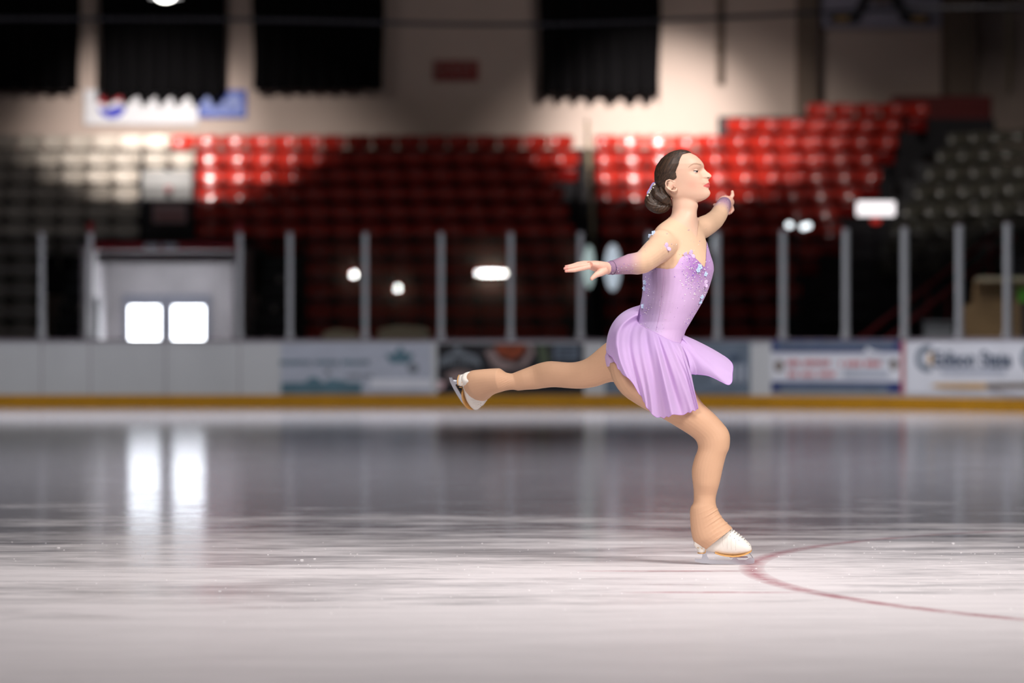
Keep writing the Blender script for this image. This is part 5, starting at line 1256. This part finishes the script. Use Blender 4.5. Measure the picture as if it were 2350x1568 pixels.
sme = bpy.data.meshes.new('skirt'); sme.from_pydata([tuple(v) for v in vs], [], fs); skirt = mkobj('skirt', sme, M['chiffon'], SK)
hemt = MB(); hp = [Vector(vs[i * (NV + 1) + NV]) for i in range(NU)]; hemt.tube(hp + [hp[0]], .0011, 5, cap=False)
o = hemt.build('rolled_hem', mat('violet_hem_thread', rgb(190, 140, 214), .6, noise=(30, .05, 2, W1)), skirt, smooth=True)
wt = MB(); wp = [Vector(vs[i * (NV + 1)]) for i in range(NU)]; wt.tube(wp + [wp[0]], .0012, 5, cap=False); wt.build('waist_seam', mat('waist_thread', rgb(200, 160, 214), .6, noise=(30, .05, 2, W1)), skirt, smooth=True)
for p_ in (bodice, skirt, a_):
    for ch in p_.children: ch.matrix_parent_inverse = Matrix.Identity(4)
# finger loop of the sleeve and cuff edge
o = MB().tube([P(1346.5, 600, 12.075), P(1345, 606, 12.035), P(1347, 614, 12.0)], .0018, 6).build('finger_loop', mat('elastic_loop', rgb(222, 200, 166), .6, noise=(30, .05, 2, W1)), SK, smooth=True); o.matrix_parent_inverse = Matrix.Translation(-SK.location)
def cuff(c, d, r, name='cuff_edge'):
    d = d.normalized(); a = d.orthogonal().normalized(); b = d.cross(a); pts = [c + (a * math.cos(t) + b * math.sin(t)) * r for t in (2 * PI * k / 24 for k in range(25))]
    o = MB().tube(pts, .0011, 5, cap=False).build(name, mat('dark_violet_edge', rgb(74, 52, 84), .6, noise=(30, .05, 2, W1)), SK, smooth=True); o.matrix_parent_inverse = Matrix.Translation(-SK.location)
cuff(P(1404, 614.6, 12.105), P(1394, 616, 12.09) - P(1408, 614, 12.11), .0285)
# ============================================================ LIGHT
def spot(name, loc, target, energy, angle, blend=.6, rad=.25, col=(1, .95, .88)):
    l = bpy.data.lights.new(name, 'SPOT'); l.energy = energy; l.spot_size = math.radians(angle); l.spot_blend = blend; l.shadow_soft_size = rad; l.color = col
    o = bpy.data.objects.new(name, l); C.objects.link(o); o.location = loc
    o.rotation_euler = (Vector(target) - Vector(loc)).to_track_quat('-Z', 'Y').to_euler(); return o
def area(name, loc, target, energy, sx, sy, col=(1, 1, 1), spread=180):
    l = bpy.data.lights.new(name, 'AREA'); l.shape = 'RECTANGLE'; l.size = sx; l.size_y = sy; l.energy = energy; l.color = col; l.spread = math.radians(spread)
    o = bpy.data.objects.new(name, l); C.objects.link(o); o.location = loc
    o.rotation_euler = (Vector(target) - Vector(loc)).to_track_quat('-Z', 'Y').to_euler(); return o
warm = (1, .92, .86)
for L_, en, tx in ((LA, 1150, 430), (LB, 1400, 1560)):
    spot('stand_lamp_light', L_ + Vector((0, -.3, -.12)), (X_(tx, 60.5), 60.5, 4.0), en * 1.25, 66, .8, .1, warm)
for L_, tx, en in ((LA, 340, 2100), (LB, 1495, 4000)):
    spot('wall_beam', L_ + Vector((0, .8, -.1)), (X_(tx, 63), 63, 5.2), en, 40, 1.0, .1, warm)
    spot('wall_spill', L_ + Vector((0, .8, -.1)), (X_(tx, 63), 63, 7), en * .035, 110, 1, .15, warm)
spot('corner_fill', (7.0, 49.0, 10.8), (9.2, 57.5, 4), 900, 50, .8, .1, warm)  # unseen spot, added to brighten the charcoal corner seats
area('wall_wash', (-4, 57, 11), (-4, 63, 6), 15, 22, 1, warm, 120)  # unseen dim wash, added to lift the upper wall
area('front_row_fill', (-3, 46.5, 9.5), (-3, 53, 1.5), 14, 20, .6, (.95, .97, 1), 100)  # added area light lifting the dark rows behind the shield
area('roof_fill', (-3, 41, 11.2), (-3, 41, 0), 1600, 22, 5, (.95, .97, 1), 70)  # broad unseen source added as ambience for boards and far ice
area('mid_ice_fill', (0, 22, 11.2), (0, 22, 0), 520, 16, 8, (.97, .97, 1), 80)  # no fixture here; added to lighten the middle of the ice
area('bay_fill', (X_(382, 50), 49.9, 2.55), (X_(382, 50), 51.2, 1.2), 26, 1.8, .3, (.93, .95, 1), 150)  # added source without a fixture, brightens the pale bay walls
area('ice_lamps', (0.5, 9.5, 10), (0.5, 9.5, 0), 136, 9, 7, (1, .97, .97), 80)
area('key_lamps', (7.0, 6.0, 7.5), (0.8, 12.6, 1.0), 82, 3.5, 3.5, (1, .97, .94), 44)
area('skater_fill', (-3.0, 2.0, 7.0), (0.8, 12.6, 1.1), 50, 3.5, 3, (1, .97, .98), 38)  # unseen fill, added from the camera side to brighten the skater
w = bpy.data.worlds.new('hall'); bpy.context.scene.world = w; w.use_nodes = True
w.node_tree.nodes['Background'].inputs[0].default_value = (.5, .5, .55, 1); w.node_tree.nodes['Background'].inputs[1].default_value = .05
# ============================================================ CAMERA
cd = bpy.data.cameras.new('camera'); cam = bpy.data.objects.new('camera', cd); C.objects.link(cam)
cam.location = (0, 0, H); cam.rotation_euler = (PI / 2, 0, 0)
cd.sensor_width = 36; cd.lens = F / 2350 * 36; cd.shift_y = 20 / 2350; cd.clip_end = 200; cd.clip_start = .1
cd.dof.use_dof = True; cd.dof.focus_distance = 12.6; cd.dof.aperture_fstop = 1.65; cd.dof.aperture_blades = 0
sc = bpy.context.scene; sc.camera = cam
sc.view_settings.view_transform = 'Standard'; sc.view_settings.look = 'None'; sc.view_settings.gamma = 1.0; sc.view_settings.exposure = 0.0
sc.view_settings.use_curve_mapping = False
sc.cycles.use_denoising = True
sc.cycles.max_bounces = 6; sc.cycles.diffuse_bounces = 3; sc.cycles.glossy_bounces = 4; sc.cycles.transparent_max_bounces = 16
sc.cycles.sample_clamp_indirect = 8.0
